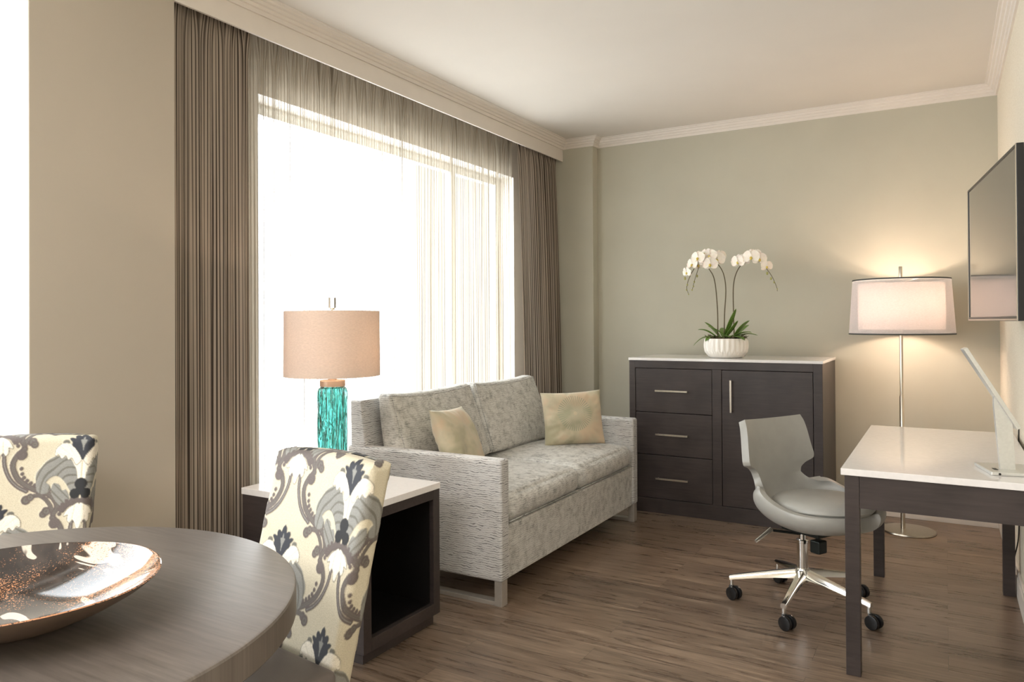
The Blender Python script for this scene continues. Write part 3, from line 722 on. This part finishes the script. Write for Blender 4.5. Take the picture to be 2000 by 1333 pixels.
# ------------------------------------------------------------------ floor lamp
fl = thing('floor_lamp', 'slim nickel floor lamp with double drum shade, lit, in the back corner', 'lamp', (-0.236, 5.20, 0))
lathe('base', [(0, 0), (0.150, 0), (0.153, 0.004), (0.150, 0.012), (0.02, 0.015), (0, 0.015)], M_nickel, fl, n=72, c=(0.03, -0.01, 0))
lathe('pole', [(0, 0.014), (0.013, 0.014), (0.013, 0.83), (0.010, 0.835), (0.010, 1.22), (0.006, 1.222), (0.006, 1.56), (0, 1.56)], M_nickel, fl, n=24)
lathe('finial', [(0, 1.555), (0.010, 1.555), (0.010, 1.632), (0.008, 1.636), (0, 1.636)], M_nickel, fl, n=20)
osh = lathe('outer_shade', [(0.2950, 1.218), (0.2725, 1.552)], M_organza, fl, n=96)
for (r, z) in ((0.2955, 1.218), (0.2730, 1.552)):
    bm = bmesh.new(); addlathe(bm, [(r-0.002, z-0.004), (r+0.001, z-0.004), (r+0.001, z+0.004), (r-0.002, z+0.004), (r-0.002, z-0.004)], 96)
    bmobj('shade_trim', bm, M_wrap, fl, True)['label'] = 'thin dark binding on the rims of the outer shade'
lathe('inner_shade', [(0.242, 1.245), (0.240, 1.528)], M_inner, fl, n=96)
bm = bmesh.new()
for k in range(3):
    an = k*2*PI/3+0.9; addtube(bm, [(0, 0, 1.535), (0.271*math.cos(an), 0.271*math.sin(an), 1.548)], 0.002, 6)
bmobj('shade_spider', bm, M_nickel, fl)
lathe('bulb', [(0.0105, 1.36), (0.028, 1.38), (0.03, 1.41), (0.0105, 1.44)], M_bulb, fl, n=20)
point('floor_lamp_light', (-0.236+0.05, 5.20-0.03, 1.42), 8, (1.0, 0.78, 0.62))
point('floor_lamp_glow', (-0.236-0.04, 5.20-0.05, 1.36), 4.5, (1.0, 0.78, 0.62))

# ------------------------------------------------------------------ desk
dk = thing('desk', 'dark wood writing desk with white stone top against the right wall', 'desk', (-0.027, 3.61, 0))
x0, x1, y0, y1 = -0.298, 0.297, -0.627, 0.637
x1 = XR-0.018+0.027-0.002
L5 = 0.049
for lx, ly in ((x0, y0), (x1-L5, y0), (x0, y1-L5), (x1-L5, y1-L5)):
    box('leg', (lx, lx+L5, ly, ly+L5, 0, 0.733), M_espv, dk, bev=0.0015)
boxes('apron', [(x0+L5+0.001, x1-L5-0.001, y0+0.002, y0+0.024, 0.615, 0.733), (x0+L5+0.001, x1-L5-0.001, y1-0.024, y1-0.002, 0.615, 0.733),
      (x0+0.002, x0+0.024, y0+L5+0.001, y1-L5-0.001, 0.66, 0.733), (x1-0.024, x1-0.002, y0+L5+0.001, y1-L5-0.001, 0.615, 0.733)], M_esp, dk)
box('top', (x0-0.012, x1+0.003, y0-0.010, y1+0.030, 0.7335, 0.758), M_quartz, dk, bev=0.002)

# desk lamp (slim LED bar)
lm = thing('desk_lamp', 'slim brushed aluminium bar task lamp standing on the white desk top', 'lamp', (0.185, 3.188, 0.7585), math.radians(14))
box('base', (-0.075, 0.080, -0.096, 0.096, 0, 0.012), M_alu, lm, bev=0.003)
boxes('touch_button', [(-0.052, -0.040, -0.050, -0.020, 0.0115, 0.0135)], M_blackp, lm)
tube('power_socket', [(-0.050, -0.0955, 0.006), (-0.050, -0.098, 0.006)], 0.004, M_blackp, lm)
bm = bmesh.new()
vs = [(-0.029, 0.012), (0.018, 0.012), (0.010, 0.17), (0.004, 0.205), (-0.046, 0.275), (-0.047, 0.24)]
fr = [bm.verts.new((x, -0.034, z)) for x, z in vs]; bk = [bm.verts.new((x, -0.018, z)) for x, z in vs]
bm.faces.new(fr); bm.faces.new(bk[::-1])
for i in range(len(vs)): bm.faces.new((fr[i], bk[i], bk[(i+1) % 6], fr[(i+1) % 6]))
bmesh.ops.recalc_face_normals(bm, faces=bm.faces); bmobj('post', bm, M_alu, lm)
bm = bmesh.new(); addbox(bm, -0.163, 0.163, -0.022, 0.022, -0.007, 0.007, bev=0.001)
bmesh.ops.recalc_face_normals(bm, faces=bm.faces)
arm = bmobj('arm', bm, M_alu, lm); arm.location = (-0.055, -0.024, 0.299); arm.rotation_euler = (0, math.radians(59.7), 0)

cord = tag(tube('power_cord', spline([(0.290, 4.145, 0.80), (0.289, 4.16, 0.60), (0.290, 4.17, 0.42), (0.288, 4.20, 0.28), (0.275, 4.24, 0.18), (0.270, 4.30, 0.12), (0.268, 4.33, 0.06), (0.262, 4.34, 0.006)], 6), 0.003, M_cord),
           'thin dark power cord running down the right wall behind the desk', 'cord')

# ------------------------------------------------------------------ television
tv = thing('television', 'flat black television on a swivel bracket on the right wall', 'television', (0.1565, 3.52, 1.597), math.atan2(-0.117, 1.009)*-1)
tv.rotation_euler = (0, 0, math.atan2(0.117, 1.009))
box('screen', (0.0, 0.004, -0.497, 0.497, -0.284, 0.290), M_screen, tv)
boxes('bezel', [(-0.003, 0.020, -0.508, -0.497, -0.301, 0.300), (-0.003, 0.020, 0.497, 0.508, -0.301, 0.300), (-0.003, 0.020, -0.497, 0.497, 0.290, 0.300), (-0.003, 0.020, -0.497, 0.497, -0.301, -0.284)], M_blackp, tv, bev=0.002)
boxes('bezel_edge', [(-0.005, -0.003, 0.500, 0.506, -0.300, 0.299), (-0.005, -0.003, -0.506, -0.500, -0.300, 0.299), (-0.005, -0.003, -0.5, 0.5, -0.299, -0.293)], M_nickel, tv)['label'] = 'thin silver line around the bezel'
bm = bmesh.new(); addbox(bm, 0.020, 0.048, -0.50, 0.50, -0.29, 0.29)
for v in bm.verts:
    if v.co.x > 0.03: v.co.y *= 0.9; v.co.z *= 0.78
bmesh.ops.recalc_face_normals(bm, faces=bm.faces); bmobj('back_shell', bm, M_blackp, tv)
br = boxes('wall_bracket', [(0.048, 0.062, -0.10, 0.10, -0.1, 0.1), (0.058, 0.125, -0.02, 0.02, -0.03, 0.03)], M_darkmetal, tv)

# ------------------------------------------------------------------ office chair
CH = math.radians(-30)
CCX, CCY = -0.573, 3.612
oc = thing('office_chair', 'grey leather swivel office chair with winged back on chrome castor base', 'chair', (CCX, CCY, 0), CH)
def chair_shell():
    key = [(-0.275, .838, .190, .02), (-.265, .806, .198, .028), (-.256, .76, .205, .032), (-.248, .70, .213, .036), (-.240, .652, .221, .040), (-.236, .632, .215, .038), (-.233, .616, .172, .02), (-.230, .598, .148, .012), (-.226, .575, .139, .012), (-.222, .553, .146, .025),
           (-.216, .528, .166, .048), (-.203, .500, .190, .072), (-.180, .472, .212, .088), (-.146, .452, .226, .094), (-.10, .438, .236, .09), (-.056, .430, .240, .083), (.016, .427, .242, .066), (.08, .433, .237, .052), (.136, .444, .215, .04), (.18, .456, .174, .026), (.206, .464, .118, .014), (.216, .469, .056, .005)]
    K = np.array(key); K[:, 0] += 0.095; n = len(K); t = np.arange(n); tt = np.linspace(0, n-1, 150)
    S = np.stack([np.interp(tt, t, K[:, i]) for i in range(4)], -1)
    for _ in range(4): S[1:-1] = (S[:-2]+2*S[1:-1]+S[2:])/4
    k0 = 58
    for _ in range(60): S[k0:-1] = (S[k0-1:-2]+2*S[k0:-1]+S[k0+1:])/4
    nu = 41; nv = len(S); V = np.zeros((nv, nu, 3)); TH = np.zeros((nv, nu))
    for i, (x, z, w, c) in enumerate(S):
        a = S[min(i+1, nv-1)]; b = S[max(i-1, 0)]; tx, tz = a[0]-b[0], a[1]-b[1]; L = math.hypot(tx, tz)
        nx, nz = -tz/L, tx/L
        if nx + nz < 0: nx, nz = -nx, -nz
        seat = min(1, max(0, (x+0.20)/0.12)) if z < 0.5 else 0
        for j in range(nu):
            u = -1+2*j/(nu-1); th = u*PI/2; bl = min(1, max(0, (0.63-z)/0.15)); k = ((1-math.cos(th))**1.25*bl + (abs(u)**2.4)*(1-bl))*c
            V[i, j] = (x+nx*k, (math.sin(th)*bl+u*(1-bl))*w, z+nz*k); TH[i, j] = 0.034 + seat*(0.026-0.034*abs(u)**3)
    du = np.gradient(V, axis=1); dv = np.gradient(V, axis=0); N = np.cross(du, dv); N /= np.linalg.norm(N, axis=-1, keepdims=True)+1e-9
    if N[nv//4, nu//2, 0] < 0: N = -N
    for _ in range(10): N[1:-1] = (N[:-2]+N[1:-1]*2+N[2:])/4
    O = V - N*TH[..., None]
    verts = np.vstack([V.reshape(-1, 3), O.reshape(-1, 3)]); m = nv*nu; idx = np.arange(m).reshape(nv, nu)
    q = np.stack([idx[:-1, :-1], idx[:-1, 1:], idx[1:, 1:], idx[1:, :-1]], -1).reshape(-1, 4)
    rim = list(idx[0, :]) + list(idx[1:, -1]) + list(idx[-1, :-1][::-1]) + list(idx[1:-1, 0][::-1])
    qs = [(rim[k], rim[(k+1) % len(rim)], rim[(k+1) % len(rim)]+m, rim[k]+m) for k in range(len(rim))]
    me = D.meshes.new('seat_shell'); me.from_pydata(verts.tolist(), [], q.tolist() + (q[:, ::-1]+m).tolist() + [tuple(int(v) for v in f) for f in qs])
    bm = bmesh.new(); bm.from_mesh(me); bmesh.ops.recalc_face_normals(bm, faces=bm.faces)
    es = [e for e in bm.edges if len(e.link_faces) == 2 and ((e.verts[0].index in RS(rim, m)) and (e.verts[1].index in RS(rim, m))) and e.calc_face_angle(0) > 0.8]
    bmesh.ops.bevel(bm, geom=es, offset=0.009, segments=3, profile=0.6, affect='EDGES', clamp_overlap=True)
    bm.to_mesh(me); bm.free()
    return link('seat_shell', me, M_leather, oc, True)
_rs = {}
def RS(rim, m):
    if not _rs: _rs['s'] = set(int(r) for r in rim) | set(int(r)+m for r in rim)
    return _rs['s']
chair_shell()
prof = [(0, -0.014), (0.16, -0.014), (0.186, -0.006), (0.198, 0.010), (0.196, 0.026), (0.182, 0.042), (0.15, 0.052), (0.10, 0.059), (0.05, 0.062), (0, 0.063)]
cu = lathe('seat_pad', prof, M_leather, oc, n=64); cu.scale = (1.12, 1.03, 0.95); cu.location = (0.108, 0, 0.470); cu.rotation_euler = (0, math.radians(-2), 0)
for p in cu.data.polygons: p.use_smooth = True
lathe('gas_lift', [(0, 0.12), (0.030, 0.12), (0.030, 0.165), (0.0245, 0.17), (0.0245, 0.288), (0.027, 0.290), (0.027, 0.300), (0.016, 0.302), (0.016, 0.358), (0, 0.358)], M_chrome, oc, n=32)
boxes('tilt_mechanism', [(-0.06, 0.14, -0.07, 0.07, 0.345, 0.362)], M_darkmetal, oc, bev=0.004)
kn = box('tension_knob', (0.075, 0.125, -0.045, 0.01, 0.268, 0.325), M_darkmetal, oc, bev=0.006)
R = Matrix.Rotation(-CH, 3, 'Z')
def loc_of(wx, wy, wz): 
    v = R @ Vector((wx-CCX, wy-CCY, 0)); return (v.x, v.y, wz)
tube('lever', [loc_of(-0.58, 3.60, 0.328), loc_of(-0.694, 3.516, 0.350)], 0.006, M_darkmetal, oc)
tube('lever_handle', [loc_of(-0.692, 3.518, 0.352), loc_of(-0.743, 3.431, 0.314)], [0.012, 0.007], M_chrome, oc, 14)
hub = lathe('base_hub', [(0, 0.108), (0.028, 0.108), (0.034, 0.115), (0.036, 0.160), (0.030, 0.172), (0, 0.172)], M_chrome, oc, n=40)
ang = [193, 265, 336, 49, 121]
for k in range(5):
    a = math.radians(ang[k])-CH; ca, sa = math.cos(a), math.sin(a)
    bm = bmesh.new(); rows = []
    for (r, w, zt, zb) in ((0.030, 0.022, 0.166, 0.126), (0.12, 0.019, 0.150, 0.120), (0.22, 0.016, 0.130, 0.106), (0.305, 0.013, 0.112, 0.092), (0.322, 0.013, 0.108, 0.088)):
        sec = [(-w, zb), (-w*0.85, (zt+zb)/2+0.004), (-w*0.45, zt), (w*0.45, zt), (w*0.85, (zt+zb)/2+0.004), (w, zb)]
        rows.append([bm.verts.new((ca*r-sa*y, sa*r+ca*y, z)) for y, z in sec])
    for A, B in zip(rows[:-1], rows[1:]):
        for j in range(6): bm.faces.new((A[j], A[(j+1) % 6], B[(j+1) % 6], B[j]))
    bm.faces.new(rows[0]); bm.faces.new(rows[-1][::-1]); bmesh.ops.recalc_face_normals(bm, faces=bm.faces)
    lg = bmobj('base_leg', bm, M_chrome, oc, True); sharp(lg, 40)
    tube('castor_stem', [(ca*0.312, sa*0.312, 0.098), (ca*0.312, sa*0.312, 0.056)], 0.0095, M_chrome, lg, 14)
    # castor: twin wheels and fork hood, trailing in roughly one direction
    tdir = a*0 + math.radians(-25)-CH + rnd.uniform(-.2, .2); dx, dy = math.cos(tdir), math.sin(tdir)
    cx, cy = ca*0.315+dx*0.018, sa*0.315+dy*0.018
    for s in (-1, 1):
        bm = bmesh.new(); px, py = cx - dy*s*0.0155, cy + dx*s*0.0155; q0 = Vector((px+dy*s*0.0085, py-dx*s*0.0085, 0.0303)); q1 = Vector((px-dy*s*0.0085, py+dx*s*0.0085, 0.0303))
        dv = (q1-q0); pts = [q0+dv*t for t in (0, 0.08, 0.3, 0.7, 0.92, 1)]
        addtube(bm, pts, [0.025, 0.0292, 0.0300, 0.0300, 0.0292, 0.025], 28)
        bmesh.ops.recalc_face_normals(bm, faces=bm.faces); w = bmobj('castor_wheel', bm, M_blackp, lg, True); sharp(w, 30)
    bm = bmesh.new(); addtube(bm, [(cx-dx*0.014, cy-dy*0.014, 0.032), (cx-dx*0.014, cy-dy*0.014, 0.062)], [0.014, 0.012], 12)
    bmobj('castor_fork', bm, M_blackp, lg, True)

# ------------------------------------------------------------------ dining table and bowl
dt = thing('dining_table', 'round greyed oak dining table in the left foreground', 'table', (-1.600, 0.691, 0))
lathe('tabletop', [(0, 0.697), (0.594, 0.697), (0.598, 0.699), (0.601, 0.703), (0.601, 0.755), (0.5985, 0.7585), (0.594, 0.760), (0, 0.760)], M_top, dt, n=160)
lathe('pedestal', [(0, 0.03), (0.06, 0.03), (0.055, 0.06), (0.055, 0.66), (0.16, 0.68), (0.16, 0.6965), (0, 0.6965)], M_wood_leg, dt)
lathe('foot_plate', [(0, 0), (0.30, 0), (0.30, 0.012), (0.06, 0.032), (0, 0.032)], M_wood_leg, dt, n=64)
bw = thing('bowl', 'large shallow glazed bowl with bronze outside and swirled speckled inside on the round table', 'bowl', (-1.445, 0.703, 0.7605))
def ov(a, z): return 0.004*math.sin(2*a+0.6)*z/0.08 + 0.0015*math.sin(5*a)*z/0.08
lathe('outer_wall', [(0, 0.0), (0.075, 0.0), (0.080, 0.004), (0.125, 0.018), (0.175, 0.040), (0.213, 0.062), (0.236, 0.080), (0.2385, 0.0835)], M_bowlout, bw, n=120, rib=ov)
lathe('inner_surface', [(0.2385, 0.0835), (0.236, 0.0850), (0.232, 0.0832), (0.208, 0.066), (0.168, 0.0455), (0.12, 0.024), (0.06, 0.0115), (0, 0.009)], M_bowlin, bw, n=120, rib=ov)['label'] = 'glossy dark, cream and copper speckled glaze inside'

# ------------------------------------------------------------------ dining chairs in damask velvet
# the repeat is drawn in units of 0.000253 m: half-drop columns 935 apart, 1600 tall
def catmull(P, closed, k=6):
    P = np.array(P, float); n = len(P); out = []
    rng_ = range(n if closed else n-1)
    for i in rng_:
        a, b, c, d = (P[(i-1) % n], P[i], P[(i+1) % n], P[(i+2) % n]) if closed else (P[max(i-1, 0)], P[i], P[i+1], P[min(i+2, n-1)])
        for j in range(k):
            t = j/k; out.append(0.5*((2*b)+(c-a)*t+(2*a-5*b+4*c-d)*t*t+(3*b-a-3*c+d)*t**3))
    if not closed: out.append(P[-1])
    return np.array(out)
def inpoly(X, Y, P):
    r = np.zeros(X.shape, bool); n = len(P)
    for i in range(n):
        x1, y1 = P[i]; x2, y2 = P[(i+1) % n]
        if y1 == y2: continue
        c = ((y1 > Y) != (y2 > Y)) & (X < (x2-x1)*(Y-y1)/(y2-y1)+x1); r ^= c
    return r
def distline(X, Y, P):
    d = np.full(X.shape, 1e9)
    for (x1, y1), (x2, y2) in zip(P[:-1], P[1:]):
        dx, dy = x2-x1, y2-y1; t = np.clip(((X-x1)*dx+(Y-y1)*dy)/(dx*dx+dy*dy+1e-9), 0, 1)
        d = np.minimum(d, np.hypot(X-x1-t*dx, Y-y1-t*dy))
    return d
CREAM, NAVY, GREY, BROWN, WHITE, BLACK, OLIVE = 0, 1, 2, 3, 4, 5, 6
COL = np.array([lin((190, 181, 158))[:3], lin((34, 36, 44))[:3], lin((128, 127, 121))[:3], lin((90, 80, 76))[:3], lin((222, 214, 198))[:3], lin((12, 12, 14))[:3], lin((100, 97, 88))[:3]])
def tile():
    h = 5.0; nx, ny = int(1870/h), int(1600/h)
    X0, Y0 = np.meshgrid((np.arange(nx)+0.5)*h, (np.arange(ny)+0.5)*h)
    idm = np.zeros((ny, nx), int); hm = np.zeros((ny, nx))
    sm = lambda P: catmull(P, True, 5)
    strand = catmull([(600, 480), (450, 455), (340, 550), (285, 670), (270, 740)], False)
    strand2 = catmull([(290, 720), (215, 790), (175, 900), (230, 1040), (330, 1130), (450, 1195), (570, 1235), (650, 1305), (690, 1400), (650, 1475)], False)
    stem = catmull([(75, 770), (90, 900), (150, 1040), (240, 1140), (340, 1200)], False)
    leafp = sm([(25, 310), (60, 160), (110, 70), (200, 20), (300, 12), (390, 60), (450, 130), (500, 200), (500, 300), (480, 400), (430, 440), (370, 430), (332, 390), (350, 340), (385, 310), (370, 285), (340, 258), (290, 240), (230, 262), (170, 330), (110, 420), (60, 400)])
    lobe = sm([(310, 325), (240, 340), (205, 405), (160, 400), (120, 480), (115, 570), (180, 592), (240, 560), (300, 480), (325, 410)])
    trunk = sm([(0, 40), (80, 20), (110, 70), (60, 170), (35, 300), (0, 320)])
    petal = sm([(15, 40), (50, -30), (110, -105), (180, -142), (250, -125), (302, -65), (305, 5), (270, -8), (235, 35), (190, 5), (160, 50), (120, 30), (70, 110), (30, 80)])
    flow = np.array([(0, -330), (30, -298), (42, -250), (70, -268), (98, -262), (108, -232), (98, -200), (130, -212), (168, -205), (160, -180), (130, -150), (128, -110), (92, -80), (55, -30), (26, 15), (14, 50), (0, 55)])
    inn = np.array([(0, -245), (9, -215), (10, -192), (40, -186), (26, -155), (10, -115), (0, -40)])
    tul = sm([(0, 578), (70, 590), (130, 640), (165, 705), (118, 695), (122, 745), (97, 785), (62, 752), (34, 790), (22, 835), (0, 842)])
    crown = catmull([(0, 540), (80, 548), (140, 578), (190, 635)], False)
    beads = [(270, 940), (283, 1000), (305, 1045), (342, 1080), (384, 1110), (428, 1133), (478, 1153), (537, 1173), (595, 1198), (638, 1230), (690, 1278), (722, 1325), (732, 1380), (730, 1432), (400, 480), (345, 470), (295, 510), (250, 560), (225, 620), (215, 680)]
    def put(mask, c, hh):
        idm[mask] = c; hm[mask] = hh
    for layer in range(3):
        for c in range(-1, 4):
            for k in (-1, 0, 1):
                X = np.abs(X0 - c*935); Y = Y0 - k*1600 - (800 if c % 2 else 0) - 300
                if not ((X < 760) & (Y > -340) & (Y < 1500)).any(): continue
                if layer == 0:
                    d = distline(X, Y, stem); put(d < 24, BROWN, 1.0); put(d < 4, GREY, 0.4)
                    for s_, w in ((strand, 25), (strand2, 33)):
                        d = distline(X, Y, s_); put(d < w, BROWN, 1.0); put(np.abs(d-9) < 3.5, OLIVE, 0.5)
                    d = np.hypot((X-262), (Y-785)*1.0); put(d < 62, BROWN, 1.0)
                    for (cx, cy, r) in ((392, 672, 44), (388, 1272, 46), (572, 1440, 52), (590, 500, 54)):
                        d = np.hypot(X-cx, Y-cy); put(d < r, BROWN, 1.0); put((d < r*0.55) & (d > r*0.3), OLIVE, 0.4)
                    for cx, cy in beads: put(np.hypot(X-cx, Y-cy) < 23, BROWN, 1.0)
                elif layer == 1:
                    put(inpoly(X, Y, leafp), GREY, 1.0)
                    w = inpoly(X, Y, leafp); vein = np.sin(np.hypot(X-60, Y-420)/14.0 + 0.8*np.sin(X/38)) > 0.72
                    put(w & vein, OLIVE, 0.7)
                    w = inpoly(X, Y, lobe); put(w, GREY, 0.9); put(w & (np.sin((X+Y)/16.0) > 0.75), OLIVE, 0.7)
                    put(inpoly(X, Y, trunk), WHITE, 0.5); put((X < 8) & (Y > 60) & (Y < 300), CREAM, 0.2)
                    w = inpoly(X, Y, petal); put(distline(X, Y, np.vstack([petal, petal[:1]])) < 7, OLIVE, 0.4); put(w, WHITE, 0.9); put(w & (np.abs(np.sin(np.arctan2(Y-60, X-60)*9)) < 0.10), CREAM, 0.5)
                else:
                    put(distline(X, Y, crown) < 36, BROWN, 1.0)
                    for cx, cy in ((30, 500), (90, 508), (145, 530), (190, 570), (222, 620)): put(np.hypot(X-cx, Y-cy) < 22, BROWN, 1.0)
                    w = inpoly(X, Y, tul); put((distline(X, Y, tul) < 7), OLIVE, 0.4); put(w, WHITE, 1.0); put(w & (np.abs(X-48-(Y-580)*0.12) < 4), CREAM, 0.5)
                    put(inpoly(X, Y, flow), NAVY, 1.1); put(inpoly(X, Y, inn), GREY, 1.0)
                    for cx, cy, r in ((0, 335, 70), (0, 400, 55), (60, 448, 60)): put(np.hypot(X-cx, Y-cy) < r, BLACK, 1.1)
                    put((np.hypot(X-195, (Y+150)*1.3) < 40) & (idm == CREAM), OLIVE, 0.8)
    return idm, hm, h
IDM, HM, TH = tile()
def blur(a, n=1):
    for _ in range(n):
        a = (a + np.roll(a, 1, 0) + np.roll(a, -1, 0))/3; a = (a + np.roll(a, 1, 1) + np.roll(a, -1, 1))/3
    return a
COLIMG = np.stack([blur(COL[IDM][..., i], 1) for i in range(3)], -1)*0.55 + COL[IDM]*0.45
HB = blur(HM, 2)
UNIT = 0.000253
def sample(img, u, v):
    x = (u/UNIT/TH) % img.shape[1]; y = (v/UNIT/TH) % img.shape[0]
    x0 = np.floor(x).astype(int); y0 = np.floor(y).astype(int); fx = x-x0; fy = y-y0
    if img.ndim == 3: fx = fx[..., None]; fy = fy[..., None]
    x0 %= img.shape[1]; y0 %= img.shape[0]; x1 = (x0+1) % img.shape[1]; y1 = (y0+1) % img.shape[0]
    return img[y0, x0]*(1-fx)*(1-fy)+img[y0, x1]*fx*(1-fy)+img[y1, x0]*(1-fx)*fy+img[y1, x1]*fx*fy

BW, BT, BZ0, BZ1 = 0.408, 0.075, 0.26, 0.940     # back width, thickness, bottom, top
def back_mesh(uoff, voff):
    ds = 0.0017
    # closed loop cross-section (local: front faces -y), starts at the middle of the rear
    hw, ht, cr = BW/2, BT/2, 0.022
    pts = []
    segs = [((0, ht), (hw-cr, ht)), 'a0', ((hw, ht-cr), (hw, -ht+cr)), 'a1', ((hw-cr, -ht), (-hw+cr, -ht)), 'a2', ((-hw, -ht+cr), (-hw, ht-cr)), 'a3', ((-hw+cr, ht), (0, ht))]
    cen = {'a0': (hw-cr, ht-cr, 90, 0), 'a1': (hw-cr, -ht+cr, 0, -90), 'a2': (-hw+cr, -ht+cr, -90, -180), 'a3': (-hw+cr, ht-cr, 180, 90)}
    for s in segs:
        if isinstance(s, str):
            cx, cy, a0, a1 = cen[s]; n = 10
            for i in range(n): a = math.radians(a0+(a1-a0)*i/n); pts.append((cx+cr*math.cos(a), cy+cr*math.sin(a)))
        else:
            (xa, ya), (xb, yb) = s; L = math.hypot(xb-xa, yb-ya)
            front = ya < -ht+1e-6 and yb < -ht+1e-6; side = abs(xa-xb) < 1e-6
            n = max(2, int(L/(ds if (front or side) else 0.008)))
            for i in range(n): pts.append((xa+(xb-xa)*i/n, ya+(yb-ya)*i/n))
    P = np.array(pts); d = np.hypot(*(np.roll(P, -1, 0)-P).T); s = np.concatenate([[0], np.cumsum(d)[:-1]])
    fi = np.argmin(np.abs(P[:, 0]) + (P[:, 1] > 0)*10); s = s - s[fi]
    # vertical profile: sparse under the seat, dense above; then the top dome
    zz = list(np.arange(BZ0, 0.40, 0.01)) + list(np.arange(0.40, BZ1-0.022, ds))
    rows = [(z, 1.0, 0.0, z) for z in zz]; zt = BZ1-0.022; v = zz[-1]
    for i in range(1, 16):
        a = PI/2*i/15; rows.append((zt+0.022*math.sin(a), None, 0.022*(1-math.cos(a)), zt+0.022*a))
    for i in range(1, 14): rows.append((BZ1, None, 0.022+(ht-0.0225)*i/13, zt+0.022*PI/2+(ht-0.0225)*i/13))
    nrm = np.stack([np.roll(P, -1, 0)[:, 1]-np.roll(P, 1, 0)[:, 1], -(np.roll(P, -1, 0)[:, 0]-np.roll(P, 1, 0)[:, 0])], -1)
    nrm = -nrm/np.linalg.norm(nrm, axis=1, keepdims=True)
    if (nrm*P).sum() < 0: nrm = -nrm
    V = np.zeros((len(rows), len(P), 3)); Cc = np.zeros((len(rows), len(P), 3))
    for i, (z, f, inset, vv) in enumerate(rows):
        px = np.clip(P[:, 0], -(hw-inset), hw-inset); py = np.clip(P[:, 1], -(ht-inset), ht-inset)
        U_ = s + uoff; VV = -vv + voff
        hgt = sample(HB, U_, np.full(len(P), VV)); Cc[i] = sample(COLIMG, U_, np.full(len(P), VV))
        taper = 1.0 + 0.03*(z-0.45)/0.5
        flat = 1.0 if inset < 0.018 else 0.0
        x = px*taper + nrm[:, 0]*hgt*0.0016*flat; y = py + nrm[:, 1]*hgt*0.0016*flat
        zc = z + (0 if flat else hgt*0.0016) + 0.010*(1-(px/hw)**2)*max(0, (z-0.7)/0.25)**2
        lean = 0.26*(z-0.45)
        bow = 0.014*(px/hw)**2*(-1)
        V[i] = np.stack([x, y+lean+bow, zc], -1)
    nv, nu = V.shape[:2]; idx = np.arange(nu*nv).reshape(nv, nu); idx = np.hstack([idx, idx[:, :1]])
    q = np.stack([idx[:-1, :-1], idx[:-1, 1:], idx[1:, 1:], idx[1:, :-1]], -1).reshape(-1, 4)
    me = D.meshes.new('backrest'); me.from_pydata(V.reshape(-1, 3).tolist(), [], q.tolist())
    ca = me.color_attributes.new('Pattern', 'FLOAT_COLOR', 'POINT')
    ca.data.foreach_set('color', np.concatenate([Cc.reshape(-1, 3), np.ones((nu*nv, 1))], 1).astype(np.float32).reshape(-1))
    me.update(); me.materials.append(M_damask)
    return me
def dining_chair(label, loc, rz, uoff, voff):
    """origin on the floor under the middle of the back; seat runs towards local -y"""
    t = thing('dining_chair', label, 'chair', loc, rz, 'dining chairs at the round table')
    b = link('backrest', back_mesh(uoff, voff), None, t, True)
    bm = bmesh.new(); addbox(bm, -0.225, 0.225, -0.455, -0.046, 0.40, 0.475, bev=0.02, seg=4); bmesh.ops.recalc_face_normals(bm, faces=bm.faces)
    bmobj('seat', bm, M_seatleather, t, True)
    box('seat_frame', (-0.215, 0.215, -0.445, -0.044, 0.33, 0.399), M_damask_plain, t, bev=0.004)
    for sx in (-1, 1):
        for (y, dy) in ((-0.415, 0), (0.0, 0.03)):
            bm = bmesh.new(); x = sx*0.190; top = 0.329 if dy == 0 else 0.262
            A = [bm.verts.new((x+i*0.021, y+j*0.021-(0.03 if dy else 0), top)) for i, j in ((-1, -1), (1, -1), (1, 1), (-1, 1))]
            B = [bm.verts.new((x+i*0.014, y+j*0.014+dy, 0)) for i, j in ((-1, -1), (1, -1), (1, 1), (-1, 1))]
            for k in range(4): bm.faces.new((A[k], A[(k+1) % 4], B[(k+1) % 4], B[k]))
            bm.faces.new(A); bm.faces.new(B[::-1]); bmesh.ops.recalc_face_normals(bm, faces=bm.faces); bmobj('leg', bm, M_wood_leg, t)
    return t
M_damask_plain = simple('chair_frame_fabric', (120, 108, 98), 0.8, noise=0.1, nscale=40, bump=0.3, bscale=500)
dining_chair('damask velvet dining chair in front of the end table, near edge of the round table', (-1.472, 1.403, 0), math.radians(-8), 0.135, 0.135)
dining_chair('damask velvet dining chair at far left with its back to the plain pier', (-2.460, 1.188, 0), math.radians(46), 0.175, 0.15)

# ------------------------------------------------------------------ outside
ob = thing('neighbour_building', 'pale building beyond the right part of the curtained window', 'building', (-14, 19.5, -8))
box('facade', (-1, 0, 0, 12, 0, 26), M_outside, ob)
